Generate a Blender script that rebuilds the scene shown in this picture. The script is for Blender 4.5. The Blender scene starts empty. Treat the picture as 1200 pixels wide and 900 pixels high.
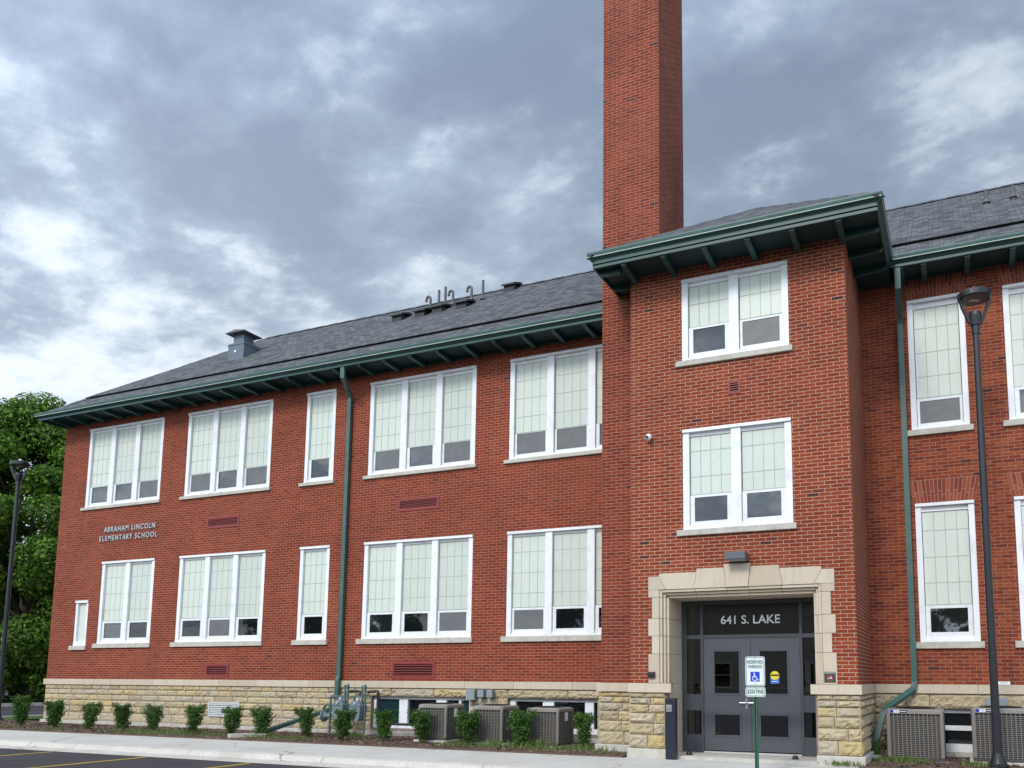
import bpy, bmesh, math, random
from mathutils import Vector, Matrix, noise
R_ = math.radians
D = bpy.data
scene = bpy.context.scene
C = scene.collection

# ------------------------------------------------------------------ camera
cam = D.cameras.new('camera'); camo = D.objects.new('camera', cam); C.objects.link(camo)
cam.sensor_fit = 'HORIZONTAL'; cam.sensor_width = 36.0
cam.lens = 983.715 / 1200 * 36
cam.shift_x = (600 - 699.476) / 1200
cam.shift_y = (676.641 - 450) / 1200
cam.clip_start = 0.1; cam.clip_end = 2000
cR = Vector((0.91708145, 0.39867509, 0.00444878)); cU = Vector((0.04350965, -0.11116536, 0.99284902)); cF = Vector((-0.39631872, 0.91032985, 0.1192939))
m = Matrix(((cR.x, cU.x, -cF.x), (cR.y, cU.y, -cF.y), (cR.z, cU.z, -cF.z))).to_4x4()
m.translation = Vector((0, -17.4, 1.46))
camo.matrix_world = m
scene.camera = camo

# ------------------------------------------------------------------ sky, sun, exposure
SUN_DIR = Vector((-0.10, -0.77, 0.62)).normalized()
world = D.worlds.new('World'); scene.world = world; world.use_nodes = True
nt = world.node_tree; N = nt.nodes; L = nt.links
for n in list(N): N.remove(n)
def wn(t, **k):
    n = N.new(t)
    for a, b in k.items(): setattr(n, a, b)
    return n
def wmath(op, a, b=None, c=None, clamp=False):
    n = N.new('ShaderNodeMath'); n.operation = op; n.use_clamp = clamp
    for i, x in enumerate((a, b, c)):
        if x is None: continue
        if isinstance(x, (int, float)): n.inputs[i].default_value = x
        else: L.new(x, n.inputs[i])
    return n.outputs[0]
out = wn('ShaderNodeOutputWorld')
tc = wn('ShaderNodeTexCoord')
sep = wn('ShaderNodeSeparateXYZ'); L.new(tc.outputs['Generated'], sep.inputs[0])
dx, dy, dz = sep.outputs
zz = wmath('ADD', wmath('MAXIMUM', dz, 0.0), 0.16)
px = wmath('DIVIDE', dx, zz); py = wmath('DIVIDE', dy, zz)
comb = wn('ShaderNodeCombineXYZ'); L.new(px, comb.inputs[0]); L.new(py, comb.inputs[1]); comb.inputs[2].default_value = 3.1
mp = wn('ShaderNodeMapping'); L.new(comb.outputs[0], mp.inputs[0])
mp.inputs['Rotation'].default_value = (0, 0, R_(24)); mp.inputs['Scale'].default_value = (0.92, 1.12, 1); mp.inputs['Location'].default_value = (12.6, 5.5, 0)
def wnoise(scale, detail, rough, dist, w=0.0):
    n = wn('ShaderNodeTexNoise'); n.inputs['Scale'].default_value = scale; n.inputs['Detail'].default_value = detail
    n.inputs['Roughness'].default_value = rough; n.inputs['Distortion'].default_value = dist
    L.new(mp.outputs[0], n.inputs['Vector']); return n.outputs['Fac']
def wrange(v, a, b, c, d, smooth=False):
    n = wn('ShaderNodeMapRange'); n.interpolation_type = 'SMOOTHSTEP' if smooth else 'LINEAR'
    L.new(v, n.inputs[0])
    for i, q in enumerate((a, b, c, d)): n.inputs[i + 1].default_value = q
    return n.outputs[0]
def wmix(f, a, b, blend='MIX'):
    n = wn('ShaderNodeMix', data_type='RGBA', blend_type=blend)
    for k, v in ((0, f), (6, a), (7, b)):
        if isinstance(v, tuple): n.inputs[k].default_value = (*v, 1)
        elif isinstance(v, (int, float)): n.inputs[k].default_value = v
        else: L.new(v, n.inputs[k])
    return n.outputs[2]
big = wnoise(0.95, 2, 0.5, 0.0)
mid = wnoise(2.7, 6, 0.55, 0.1)
fin = wnoise(7.6, 7, 0.60, 0.1)
low = wrange(dz, 0.62, 0.30, 0, 1)                       # 0 high up, 1 towards the horizon
base = wmix(low, (0.196, 0.248, 0.330), (0.300, 0.362, 0.440))
lump = wmath('ADD', wmath('ADD', wmath('MULTIPLY', mid, 0.55), wmath('MULTIPLY', big, 0.20)), wmath('MULTIPLY', fin, 0.25))
base = wmix(wrange(lump, 0.40, 0.60, 0, 1, True), wmix(1.0, base, (0.77, 0.765, 0.79), 'MULTIPLY'), wmix(1.0, base, (1.34, 1.32, 1.27), 'MULTIPLY'))
wisp = wmath('ADD', wmath('ADD', wmath('MULTIPLY', fin, 0.50), wmath('MULTIPLY', mid, 0.50)), wmath('MULTIPLY', wmath('SUBTRACT', low, 0.5), 0.05))
wisp = wmath('MULTIPLY', wrange(wisp, 0.475, 0.65, 0, 1, True), wmath('MULTIPLY_ADD', low, 0.48, 0.42))
skycol = wmix(wisp, base, (0.58, 0.615, 0.65))
# extra sky brightness added round the sun, out of view, to fill-light the walls
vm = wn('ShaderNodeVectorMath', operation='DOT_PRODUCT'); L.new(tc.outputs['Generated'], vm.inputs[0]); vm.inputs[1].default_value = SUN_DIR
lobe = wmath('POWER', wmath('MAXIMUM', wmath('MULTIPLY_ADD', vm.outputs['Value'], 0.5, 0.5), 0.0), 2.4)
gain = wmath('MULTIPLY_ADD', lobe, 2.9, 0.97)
hor = wmath('GREATER_THAN', dz, -0.01)
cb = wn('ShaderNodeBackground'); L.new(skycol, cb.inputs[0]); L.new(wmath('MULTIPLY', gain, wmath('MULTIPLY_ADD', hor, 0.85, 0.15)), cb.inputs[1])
sky = wn('ShaderNodeTexSky'); sky.sky_type = 'NISHITA'; sky.sun_disc = False
sky.sun_elevation = math.asin(SUN_DIR.z); sky.sun_rotation = math.atan2(SUN_DIR.x, SUN_DIR.y)
sb = wn('ShaderNodeBackground'); L.new(sky.outputs[0], sb.inputs[0]); sb.inputs[1].default_value = 0.06
mx = wn('ShaderNodeMixShader'); mx.inputs[0].default_value = 0.93
L.new(sb.outputs[0], mx.inputs[1]); L.new(cb.outputs[0], mx.inputs[2]); L.new(mx.outputs[0], out.inputs[0])

sun = D.lights.new('sun', 'SUN'); sun.energy = 1.5; sun.angle = R_(14); sun.color = (1.0, 0.95, 0.87)
suno = D.objects.new('sun', sun); C.objects.link(suno)
suno.rotation_euler = (-SUN_DIR).to_track_quat('-Z', 'Y').to_euler()

scene.view_settings.view_transform = 'Standard'; scene.view_settings.look = 'None'
scene.view_settings.exposure = 0.45; scene.view_settings.gamma = 1.0

# ------------------------------------------------------------------ materials
def mat(name):
    M = D.materials.new(name); M.use_nodes = True
    return M, M.node_tree, M.node_tree.nodes['Principled BSDF']
class G:
    """small node helper"""
    def __init__(s, t): s.t = t
    def n(s, ty, **k):
        x = s.t.nodes.new(ty)
        for a, b in k.items(): setattr(x, a, b)
        return x
    def set(s, sock, v):
        if isinstance(v, bpy.types.NodeSocket): s.t.links.new(v, sock)
        elif isinstance(v, (tuple, list)) and len(v) == 3 and sock.type == 'RGBA': sock.default_value = (*v, 1)
        else: sock.default_value = v
    def m(s, op, a, b=None, c=None, clamp=False):
        x = s.n('ShaderNodeMath', operation=op); x.use_clamp = clamp
        for i, v in enumerate((a, b, c)):
            if v is not None: s.set(x.inputs[i], v)
        return x.outputs[0]
    def noise(s, vec, scale, detail=4, rough=0.55, dist=0.0):
        x = s.n('ShaderNodeTexNoise')
        if vec is not None: s.set(x.inputs['Vector'], vec)
        x.inputs['Scale'].default_value = scale; x.inputs['Detail'].default_value = detail
        x.inputs['Roughness'].default_value = rough; x.inputs['Distortion'].default_value = dist
        return x.outputs['Fac']
    def mix(s, f, a, b, blend='MIX'):
        x = s.n('ShaderNodeMix', data_type='RGBA', blend_type=blend)
        s.set(x.inputs[0], f); s.set(x.inputs[6], a); s.set(x.inputs[7], b); return x.outputs[2]
    def ramp(s, f, stops, interp='LINEAR'):
        x = s.n('ShaderNodeValToRGB'); s.set(x.inputs[0], f); e = x.color_ramp.elements; x.color_ramp.interpolation = interp
        e[0].position, e[0].color = stops[0][0], (*stops[0][1], 1); e[1].position, e[1].color = stops[-1][0], (*stops[-1][1], 1)
        for p, c in stops[1:-1]:
            y = e.new(p); y.color = (*c, 1)
        return x.outputs[0]
    def mrange(s, v, a, b, c, d):
        x = s.n('ShaderNodeMapRange'); s.set(x.inputs[0], v)
        for i, q in enumerate((a, b, c, d)): x.inputs[i + 1].default_value = q
        return x.outputs[0]
    def bump(s, h, strength, dist):
        x = s.n('ShaderNodeBump'); s.set(x.inputs['Height'], h); x.inputs['Strength'].default_value = strength; x.inputs['Distance'].default_value = dist
        return x.outputs[0]
    def uv(s): return s.n('ShaderNodeUVMap', uv_map='UVMap').outputs[0]
    def obj(s): return s.n('ShaderNodeNewGeometry').outputs['Position']
    def island(s): return s.n('ShaderNodeNewGeometry').outputs['Random Per Island']

def plain(name, col, rough=0.5, metal=0.0, spec=0.5, var=0.0, vscale=4.0, bump=0.0, bscale=40.0, dirt=None, dscale=3.0):
    M, t, b = mat(name); g = G(t)
    b.inputs['Roughness'].default_value = rough; b.inputs['Metallic'].default_value = metal; b.inputs['Specular IOR Level'].default_value = spec
    colr = col
    if var:
        f = g.noise(g.obj(), vscale, 5, 0.6)
        v = g.mrange(f, 0.3, 0.7, 1 - var, 1 + var)
        hs = g.n('ShaderNodeHueSaturation'); g.set(hs.inputs['Color'], col); g.set(hs.inputs['Value'], v); colr = hs.outputs[0]
    if dirt:
        f = g.mrange(g.noise(g.obj(), dscale, 8, 0.65), 0.52, 0.72, 0, 0.6)
        colr = g.mix(f, colr, dirt)
    g.set(b.inputs['Base Color'], colr)
    if bump: g.set(b.inputs['Normal'], g.bump(g.noise(g.obj(), bscale, 5, 0.6), bump, 0.01))
    return M

def brick_mat(name, reds, mortar, dark=0.03, bw=0.213, rh=0.0677, mort=0.0105, blotch=0.16, hue_noise=0.0, uoff=0.0):
    M, t, b = mat(name); g = G(t)
    sp = g.n('ShaderNodeSeparateXYZ'); g.set(sp.inputs[0], g.uv())
    u = g.m('ADD', sp.outputs[0], 200 * bw + uoff); v = g.m('ADD', sp.outputs[1], 40 * rh - 1.372 % rh)
    v = sp.outputs[1] if False else v
    row = g.m('FLOOR', g.m('DIVIDE', v, rh))
    par = g.m('MODULO', row, 2.0)
    uu = g.m('ADD', u, g.m('MULTIPLY', par, bw * 0.5))
    # a row of headers now and then
    col = g.m('FLOOR', g.m('DIVIDE', uu, bw))
    fu = g.m('MULTIPLY', g.m('FRACT', g.m('DIVIDE', uu, bw)), bw)
    fv = g.m('MULTIPLY', g.m('FRACT', g.m('DIVIDE', v, rh)), rh)
    wob = g.noise(g.uv(), 22.0, 3, 0.6)
    w = g.mrange(wob, 0.3, 0.7, mort * 0.7, mort * 1.3)
    eu = g.m('MINIMUM', fu, g.m('SUBTRACT', bw, fu)); ev = g.m('MINIMUM', fv, g.m('SUBTRACT', rh, fv))
    e = g.m('MINIMUM', eu, ev)
    x = g.n('ShaderNodeMapRange', interpolation_type='SMOOTHSTEP'); g.set(x.inputs[0], e)
    half = g.m('MULTIPLY', w, 0.5)
    g.set(x.inputs[1], g.m('SUBTRACT', half, 0.0015)); g.set(x.inputs[2], g.m('ADD', half, 0.002)); face = x.outputs[0]
    cb = g.n('ShaderNodeCombineXYZ'); g.set(cb.inputs[0], col); g.set(cb.inputs[1], row)
    wn_ = g.n('ShaderNodeTexWhiteNoise', noise_dimensions='2D'); g.set(wn_.inputs['Vector'], cb.outputs[0])
    rnd = wn_.outputs['Value']
    n = len(reds)
    stops = [(0.0, (0.060, 0.024, 0.026)), (dark, (0.11, 0.028, 0.024)), (dark + 0.001, reds[0])] + [(dark + 0.02 + (0.97 - dark) * i / (n - 1), reds[i]) for i in range(1, n)]
    stops[-1] = (1.0, reds[-1])
    bc = g.ramp(rnd, stops)
    grain = g.noise(g.uv(), 70.0, 4, 0.7)
    hs = g.n('ShaderNodeHueSaturation'); g.set(hs.inputs['Color'], bc); g.set(hs.inputs['Value'], g.mrange(grain, 0.25, 0.75, 0.82, 1.18))
    mg = g.mix(g.noise(g.uv(), 9.0, 4, 0.6), mortar, tuple(c * 0.72 for c in mortar))
    allc = g.mix(face, mg, hs.outputs[0])
    big = g.mrange(g.noise(g.uv(), 0.45, 6, 0.6, 0.3), 0.3, 0.7, 1 - blotch, 1 + blotch)
    h2 = g.n('ShaderNodeHueSaturation'); g.set(h2.inputs['Color'], allc); g.set(h2.inputs['Value'], big)
    # pale salt bloom in patches and rain streaks
    mpn = g.n('ShaderNodeMapping'); g.set(mpn.inputs[0], g.uv()); mpn.inputs['Scale'].default_value = (2.2, 0.35, 1)
    st = g.mrange(g.noise(mpn.outputs[0], 1.3, 6, 0.62), 0.60, 0.82, 0, 0.17)
    fin_ = g.mix(st, h2.outputs[0], (0.44, 0.29, 0.22))
    mpd = g.n('ShaderNodeMapping'); g.set(mpd.inputs[0], g.uv()); mpd.inputs['Scale'].default_value = (3.5, 0.22, 1); mpd.inputs['Location'].default_value = (17, 3, 0)
    fin_ = g.mix(g.mrange(g.noise(mpd.outputs[0], 1.1, 7, 0.65), 0.56, 0.80, 0, 0.45), fin_, (0.095, 0.026, 0.019))
    patch = g.mrange(g.noise(g.uv(), 0.28, 2, 0.5), 0.60, 0.64, 0, 0.16)
    fin_ = g.mix(patch, fin_, (0.33, 0.10, 0.055))
    g.set(b.inputs['Base Color'], fin_)
    b.inputs['Roughness'].default_value = 0.88; b.inputs['Specular IOR Level'].default_value = 0.25
    hgt = g.m('ADD', g.m('MULTIPLY', face, 0.006), g.m('MULTIPLY', grain, 0.003))
    g.set(b.inputs['Normal'], g.bump(hgt, 0.9, 1.0))
    return M

MT = {}
MT['brick_left'] = brick_mat('brick_left_wing', [(0.172, 0.026, 0.013), (0.225, 0.036, 0.016), (0.265, 0.046, 0.019)], (0.40, 0.235, 0.165), dark=0.003, mort=0.0105)
MT['brick_tower'] = brick_mat('brick_entrance', [(0.188, 0.029, 0.013), (0.24, 0.040, 0.016), (0.285, 0.052, 0.020)], (0.50, 0.345, 0.245), dark=0.007, mort=0.0115)
MT['brick_right'] = brick_mat('brick_right_wing', [(0.165, 0.029, 0.016), (0.235, 0.043, 0.019), (0.31, 0.068, 0.026)], (0.38, 0.24, 0.165), dark=0.006, mort=0.0100, blotch=0.22)
MT['brick_chim'] = brick_mat('brick_chimney', [(0.165, 0.027, 0.015), (0.218, 0.036, 0.018), (0.262, 0.048, 0.021)], (0.42, 0.265, 0.19), dark=0.005, mort=0.0098, blotch=0.22)

def ashlar():
    M, t, b = mat('rock_faced_stone'); g = G(t)
    r = g.island()
    c = g.ramp(r, [(0, (0.44, 0.365, 0.245)), (0.25, (0.58, 0.475, 0.30)), (0.5, (0.62, 0.525, 0.355)), (0.7, (0.53, 0.465, 0.36)), (0.86, (0.66, 0.53, 0.30)), (1, (0.63, 0.475, 0.225))])
    n1 = g.noise(g.obj(), 9.0, 8, 0.65, 0.4)
    c = g.mix(g.mrange(n1, 0.46, 0.78, 0, 0.5), c, (0.30, 0.25, 0.19))
    n2 = g.noise(g.obj(), 3.0, 5, 0.6)
    c = g.mix(g.mrange(n2, 0.50, 0.78, 0, 0.4), c, (0.56, 0.42, 0.24))
    g.set(b.inputs['Base Color'], c); b.inputs['Roughness'].default_value = 0.9; b.inputs['Specular IOR Level'].default_value = 0.2
    hn = g.noise(g.obj(), 22.0, 8, 0.68, 0.6)
    g.set(b.inputs['Normal'], g.bump(hn, 1.0, 0.05)); return M
MT['stone'] = ashlar()
MT['stone_mortar'] = plain('stone_mortar', (0.24, 0.19, 0.155), 0.95, var=0.2, vscale=10)
def limestone():
    M, t, b = mat('cut_limestone'); g = G(t)
    c = g.ramp(g.island(), [(0, (0.52, 0.435, 0.325)), (0.5, (0.58, 0.49, 0.375)), (1, (0.62, 0.54, 0.43))])
    mpn = g.n('ShaderNodeMapping'); g.set(mpn.inputs[0], g.obj()); mpn.inputs['Scale'].default_value = (3, 3, 0.7)
    c = g.mix(g.mrange(g.noise(mpn.outputs[0], 3.0, 8, 0.65), 0.50, 0.78, 0, 0.5), c, (0.37, 0.315, 0.25))
    c = g.mix(g.mrange(g.noise(g.obj(), 30.0, 5, 0.7), 0.4, 0.8, 0, 0.25), c, (0.33, 0.30, 0.26))
    g.set(b.inputs['Base Color'], c); b.inputs['Roughness'].default_value = 0.85; b.inputs['Specular IOR Level'].default_value = 0.25
    g.set(b.inputs['Normal'], g.bump(g.noise(g.obj(), 50, 5, 0.6), 0.25, 0.01)); return M
MT['lime'] = limestone()
MT['sill'] = plain('sill_stone', (0.50, 0.47, 0.41), 0.85, var=0.12, vscale=6, dirt=(0.27, 0.25, 0.22), dscale=5, bump=0.2)
MT['white'] = plain('white_window_paint', (0.80, 0.81, 0.83), 0.42, var=0.03, vscale=2, dirt=(0.52, 0.50, 0.48), dscale=2.2)
MT['sash'] = plain('white_sash', (0.76, 0.78, 0.78), 0.4, dirt=(0.5, 0.47, 0.43), dscale=6)
def panel_mat():
    M, t, b = mat('translucent_panel'); g = G(t)
    mpn = g.n('ShaderNodeMapping'); g.set(mpn.inputs[0], g.uv()); mpn.inputs['Scale'].default_value = (6, 0.9, 1)
    f = g.noise(mpn.outputs[0], 6.0, 6, 0.6, 0.3)
    f2 = g.noise(g.uv(), 2.2, 4, 0.6)
    c = g.mix(g.mrange(f, 0.35, 0.7, 0, 0.7), (0.64, 0.685, 0.605), (0.55, 0.605, 0.53)); ri = g.mrange(g.island(), 0, 1, 0.88, 1.08); hsn = g.n('ShaderNodeHueSaturation'); g.set(hsn.inputs['Color'], c); g.set(hsn.inputs['Value'], ri); c = hsn.outputs[0]
    c = g.mix(g.mrange(f2, 0.4, 0.7, 0, 0.35), c, (0.66, 0.70, 0.64))
    g.set(b.inputs['Base Color'], c); b.inputs['Roughness'].default_value = 0.3; b.inputs['Specular IOR Level'].default_value = 0.4
    return M
MT['panel'] = panel_mat()
MT['grid'] = plain('panel_grid', (0.33, 0.38, 0.335), 0.5, var=.2, vscale=1.5)
def glass_mat(name, base, ior, rough=0.015, wav=0.02):
    M, t, b = mat(name); g = G(t)
    g.set(b.inputs['Base Color'], base); b.inputs['Roughness'].default_value = rough; b.inputs['IOR'].default_value = ior
    if wav: g.set(b.inputs['Normal'], g.bump(g.noise(g.obj(), 1.7, 2, 0.5), wav, 0.1))
    return M
MT['glass'] = glass_mat('window_glass', (0.012, 0.016, 0.016), 1.85)
MT['glass_dark'] = glass_mat('dark_window_glass', (0.006, 0.008, 0.009), 1.5)
MT['glass_teal'] = glass_mat('teal_window_glass', (0.012, 0.040, 0.048), 1.5)
def screen_mat():
    M, t, b = mat('insect_screen'); g = G(t)
    f = g.noise(g.uv(), 3.5, 5, 0.6)
    g.set(b.inputs['Base Color'], g.mix(f, (0.085, 0.09, 0.095), (0.17, 0.175, 0.175))); b.inputs['Roughness'].default_value = 0.45; return M
MT['screen'] = screen_mat()
def door_glass():
    M, t, b = mat('door_glass'); g = G(t); t.nodes.remove(b)
    tr = g.n('ShaderNodeBsdfTransparent'); tr.inputs[0].default_value = (0.42, 0.46, 0.46, 1)
    gl = g.n('ShaderNodeBsdfGlossy'); gl.inputs['Roughness'].default_value = 0.01; gl.inputs['Color'].default_value = (0.95, 0.97, 1, 1)
    fr = g.n('ShaderNodeFresnel'); fr.inputs[0].default_value = 2.1
    mxs = g.n('ShaderNodeMixShader'); g.set(mxs.inputs[0], fr.outputs[0]); t.links.new(tr.outputs[0], mxs.inputs[1]); t.links.new(gl.outputs[0], mxs.inputs[2])
    t.links.new(mxs.outputs[0], t.nodes['Material Output'].inputs[0]); return M
MT['door_glass'] = door_glass()
def shingles():
    M, t, b = mat('asphalt_shingles'); g = G(t)
    uv = g.uv()
    br = g.n('ShaderNodeTexBrick'); g.set(br.inputs['Vector'], uv); br.inputs['Scale'].default_value = 1
    br.inputs['Brick Width'].default_value = 0.21; br.inputs['Row Height'].default_value = 0.135; br.inputs['Mortar Size'].default_value = 0.012
    br.inputs['Color1'].default_value = (0.040, 0.044, 0.050, 1); br.inputs['Color2'].default_value = (0.195, 0.20, 0.205, 1); br.inputs['Mortar'].default_value = (0.028, 0.030, 0.034, 1)
    br.inputs['Bias'].default_value = -0.1; br.offset = 0.37; br.inputs['Mortar Smooth'].default_value = 0.3
    mpn = g.n('ShaderNodeMapping'); g.set(mpn.inputs[0], uv); mpn.inputs['Scale'].default_value = (2.2, 7, 1)
    c = g.mix(g.mrange(g.noise(mpn.outputs[0], 1.6, 4, 0.6), 0.35, 0.65, 0.0, 0.55), br.outputs['Color'], (0.05, 0.055, 0.062))
    c = g.mix(g.mrange(g.noise(uv, 60, 4, 0.7), 0.35, 0.7, 0, 0.35), c, (0.20, 0.20, 0.205))
    g.set(b.inputs['Base Color'], c); b.inputs['Roughness'].default_value = 0.95; b.inputs['Specular IOR Level'].default_value = 0.2
    g.set(b.inputs['Normal'], g.bump(br.outputs['Fac'], -0.6, 0.02)); return M
MT['roof'] = shingles()
MT['ridge'] = plain('ridge_shingles', (0.075, 0.08, 0.088), 0.95, var=0.3, vscale=8)
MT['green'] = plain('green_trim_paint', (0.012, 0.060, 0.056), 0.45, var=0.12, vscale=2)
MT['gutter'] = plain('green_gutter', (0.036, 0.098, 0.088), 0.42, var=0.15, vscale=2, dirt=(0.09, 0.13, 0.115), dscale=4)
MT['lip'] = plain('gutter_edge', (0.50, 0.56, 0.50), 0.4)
MT['soffit'] = plain('shaded_soffit_paint', (0.006, 0.028, 0.031), 0.65, var=0.1, vscale=3)  # soffit green darkened, with the shade under the eaves put into the colour
MT['ds'] = plain('green_downspout', (0.046, 0.112, 0.098), 0.42, var=0.14, vscale=1.5, dirt=(0.10, 0.13, 0.115), dscale=3)
MT['louvre'] = plain('red_louvre', (0.24, 0.034, 0.030), 0.5, var=0.08)
MT['louvre_dark'] = plain('louvre_shadow_gap', (0.02, 0.008, 0.01), 0.8)
MT['grey_louvre'] = plain('grey_white_louvre', (0.55, 0.56, 0.56), 0.5, var=0.08)
MT['door'] = plain('charcoal_door_paint', (0.072, 0.078, 0.092), 0.42, var=0.04)
MT['door_frame'] = plain('dark_door_frame', (0.052, 0.057, 0.068), 0.42)
MT['steel'] = plain('brushed_steel', (0.62, 0.62, 0.62), 0.3, metal=0.9)
MT['alu'] = plain('aluminium_threshold', (0.55, 0.55, 0.54), 0.4, metal=0.3)
MT['letter'] = plain('cast_letter_grey', (0.50, 0.51, 0.51), 0.45, metal=0.2)
MT['white_vinyl'] = plain('white_vinyl', (0.88, 0.90, 0.88), 0.5)
MT['black'] = plain('black_paint', (0.012, 0.013, 0.017), 0.4, var=0.1)
MT['lampblack'] = plain('lamp_post_black', (0.016, 0.018, 0.022), 0.35, var=0.1)
MT['lens'] = plain('lamp_lens', (0.45, 0.44, 0.40), 0.3)
MT['lens_plate'] = plain('lamp_plate', (0.06, 0.045, 0.045), 0.5)
MT['navy'] = plain('bollard_paint', (0.012, 0.016, 0.03), 0.4)
MT['reader'] = plain('card_reader', (0.30, 0.29, 0.28), 0.5)
MT['bronze'] = plain('bronze_grey_light', (0.10, 0.11, 0.13), 0.45)
MT['taupe'] = plain('taupe_metal', (0.25, 0.225, 0.20), 0.45, var=0.06); MT['taupe2'] = plain('taupe_guard', (0.19, 0.172, 0.153), 0.5, var=0.06)
MT['coil'] = plain('coil_dark', (0.055, 0.048, 0.045), 0.7, var=0.2, vscale=20)
MT['badge_blue'] = plain('badge_blue', (0.010, 0.02, 0.36), 0.4)
MT['badge_black'] = plain('badge_black', (0.02, 0.02, 0.025), 0.4)
MT['gasgrey'] = plain('gas_meter_grey', (0.155, 0.205, 0.215), 0.45, var=0.08, dirt=(0.13, 0.15, 0.15))
MT['gaspipe'] = plain('gas_pipe_green', (0.07, 0.125, 0.122), 0.5, var=0.1)
MT['pipeblack'] = plain('black_iron_pipe', (0.014, 0.011, 0.012), 0.5)
MT['galv'] = plain('galvanised', (0.40, 0.42, 0.43), 0.45, metal=0.3, var=0.1)
MT['ebox'] = plain('electrical_box_grey', (0.24, 0.28, 0.29), 0.5, var=0.06)
MT['signwhite'] = plain('sign_white', (0.74, 0.77, 0.76), 0.4)
MT['signgreen'] = plain('sign_green', (0.006, 0.15, 0.09), 0.4)
MT['signblue'] = plain('sign_blue', (0.012, 0.035, 0.58), 0.4)
MT['post'] = plain('green_post', (0.010, 0.085, 0.045), 0.4, var=0.1)
MT['holes'] = plain('post_holes', (0.45, 0.46, 0.44), 0.6)
MT['yellow'] = plain('sticker_yellow', (0.75, 0.60, 0.02), 0.5)
MT['stickerblue'] = plain('sticker_blue', (0.02, 0.13, 0.48), 0.5)
MT['plaque'] = plain('plaque_green', (0.02, 0.05, 0.04), 0.5)
MT['red'] = plain('plaque_red', (0.45, 0.02, 0.02), 0.5)
MT['flash'] = plain('slate_blue_metal', (0.11, 0.14, 0.175), 0.5, var=0.08)
MT['flash2'] = plain('slate_cap_metal', (0.12, 0.115, 0.115), 0.5, var=0.1)
MT['vent'] = plain('black_roof_vent', (0.02, 0.022, 0.026), 0.6)
MT['lead'] = plain('lead_pipe', (0.105, 0.098, 0.105), 0.6, var=0.15)
MT['bark'] = plain('tree_bark', (0.075, 0.055, 0.04), 0.95, var=0.3, vscale=8, bump=0.5, bscale=20)
MT['twig'] = plain('shrub_stem', (0.10, 0.07, 0.045), 0.9, var=0.2)
MT['wood'] = plain('vestibule_wood', (0.42, 0.25, 0.06), 0.5, var=0.15)
MT['interior'] = plain('interior_wall', (0.10, 0.09, 0.085), 0.8)
MT['intfloor'] = plain('interior_floor', (0.035, 0.04, 0.055), 0.5)
def leaf(name, cols, trans=0.3):
    M, t, b = mat(name); g = G(t)
    c = g.ramp(g.island(), [(i / (len(cols) - 1), cc) for i, cc in enumerate(cols)])
    big = g.noise(g.obj(), 0.55, 3, 0.6)
    hs = g.n('ShaderNodeHueSaturation'); g.set(hs.inputs['Color'], c); g.set(hs.inputs['Value'], g.mrange(big, 0.3, 0.7, 0.75, 1.25)); c = hs.outputs[0]
    g.set(b.inputs['Base Color'], c); b.inputs['Roughness'].default_value = 0.6; b.inputs['Specular IOR Level'].default_value = 0.25
    tl = g.n('ShaderNodeBsdfTranslucent'); hs2 = g.n('ShaderNodeHueSaturation'); g.set(hs2.inputs['Color'], c); hs2.inputs['Value'].default_value = 1.5; g.set(tl.inputs[0], hs2.outputs[0])
    mxs = g.n('ShaderNodeMixShader'); mxs.inputs[0].default_value = trans
    t.links.new(b.outputs[0], mxs.inputs[1]); t.links.new(tl.outputs[0], mxs.inputs[2]); t.links.new(mxs.outputs[0], t.nodes['Material Output'].inputs[0])
    return M
MT['leaf_tree'] = leaf('maple_leaves', [(0.028, 0.072, 0.012), (0.056, 0.125, 0.016), (0.100, 0.195, 0.022), (0.18, 0.285, 0.034)])
MT['leaf_shrub'] = leaf('shrub_leaves', [(0.014, 0.048, 0.010), (0.030, 0.088, 0.013), (0.055, 0.132, 0.018), (0.12, 0.21, 0.030)], 0.2)
MT['grass_blade'] = leaf('weed_blades', [(0.04, 0.085, 0.018), (0.07, 0.135, 0.026), (0.13, 0.18, 0.05), (0.20, 0.19, 0.08)], 0.2)
MT['chips'] = leaf('bark_chips', [(0.055, 0.032, 0.022), (0.11, 0.068, 0.047), (0.18, 0.125, 0.09), (0.30, 0.235, 0.18)], 0.0)

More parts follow.
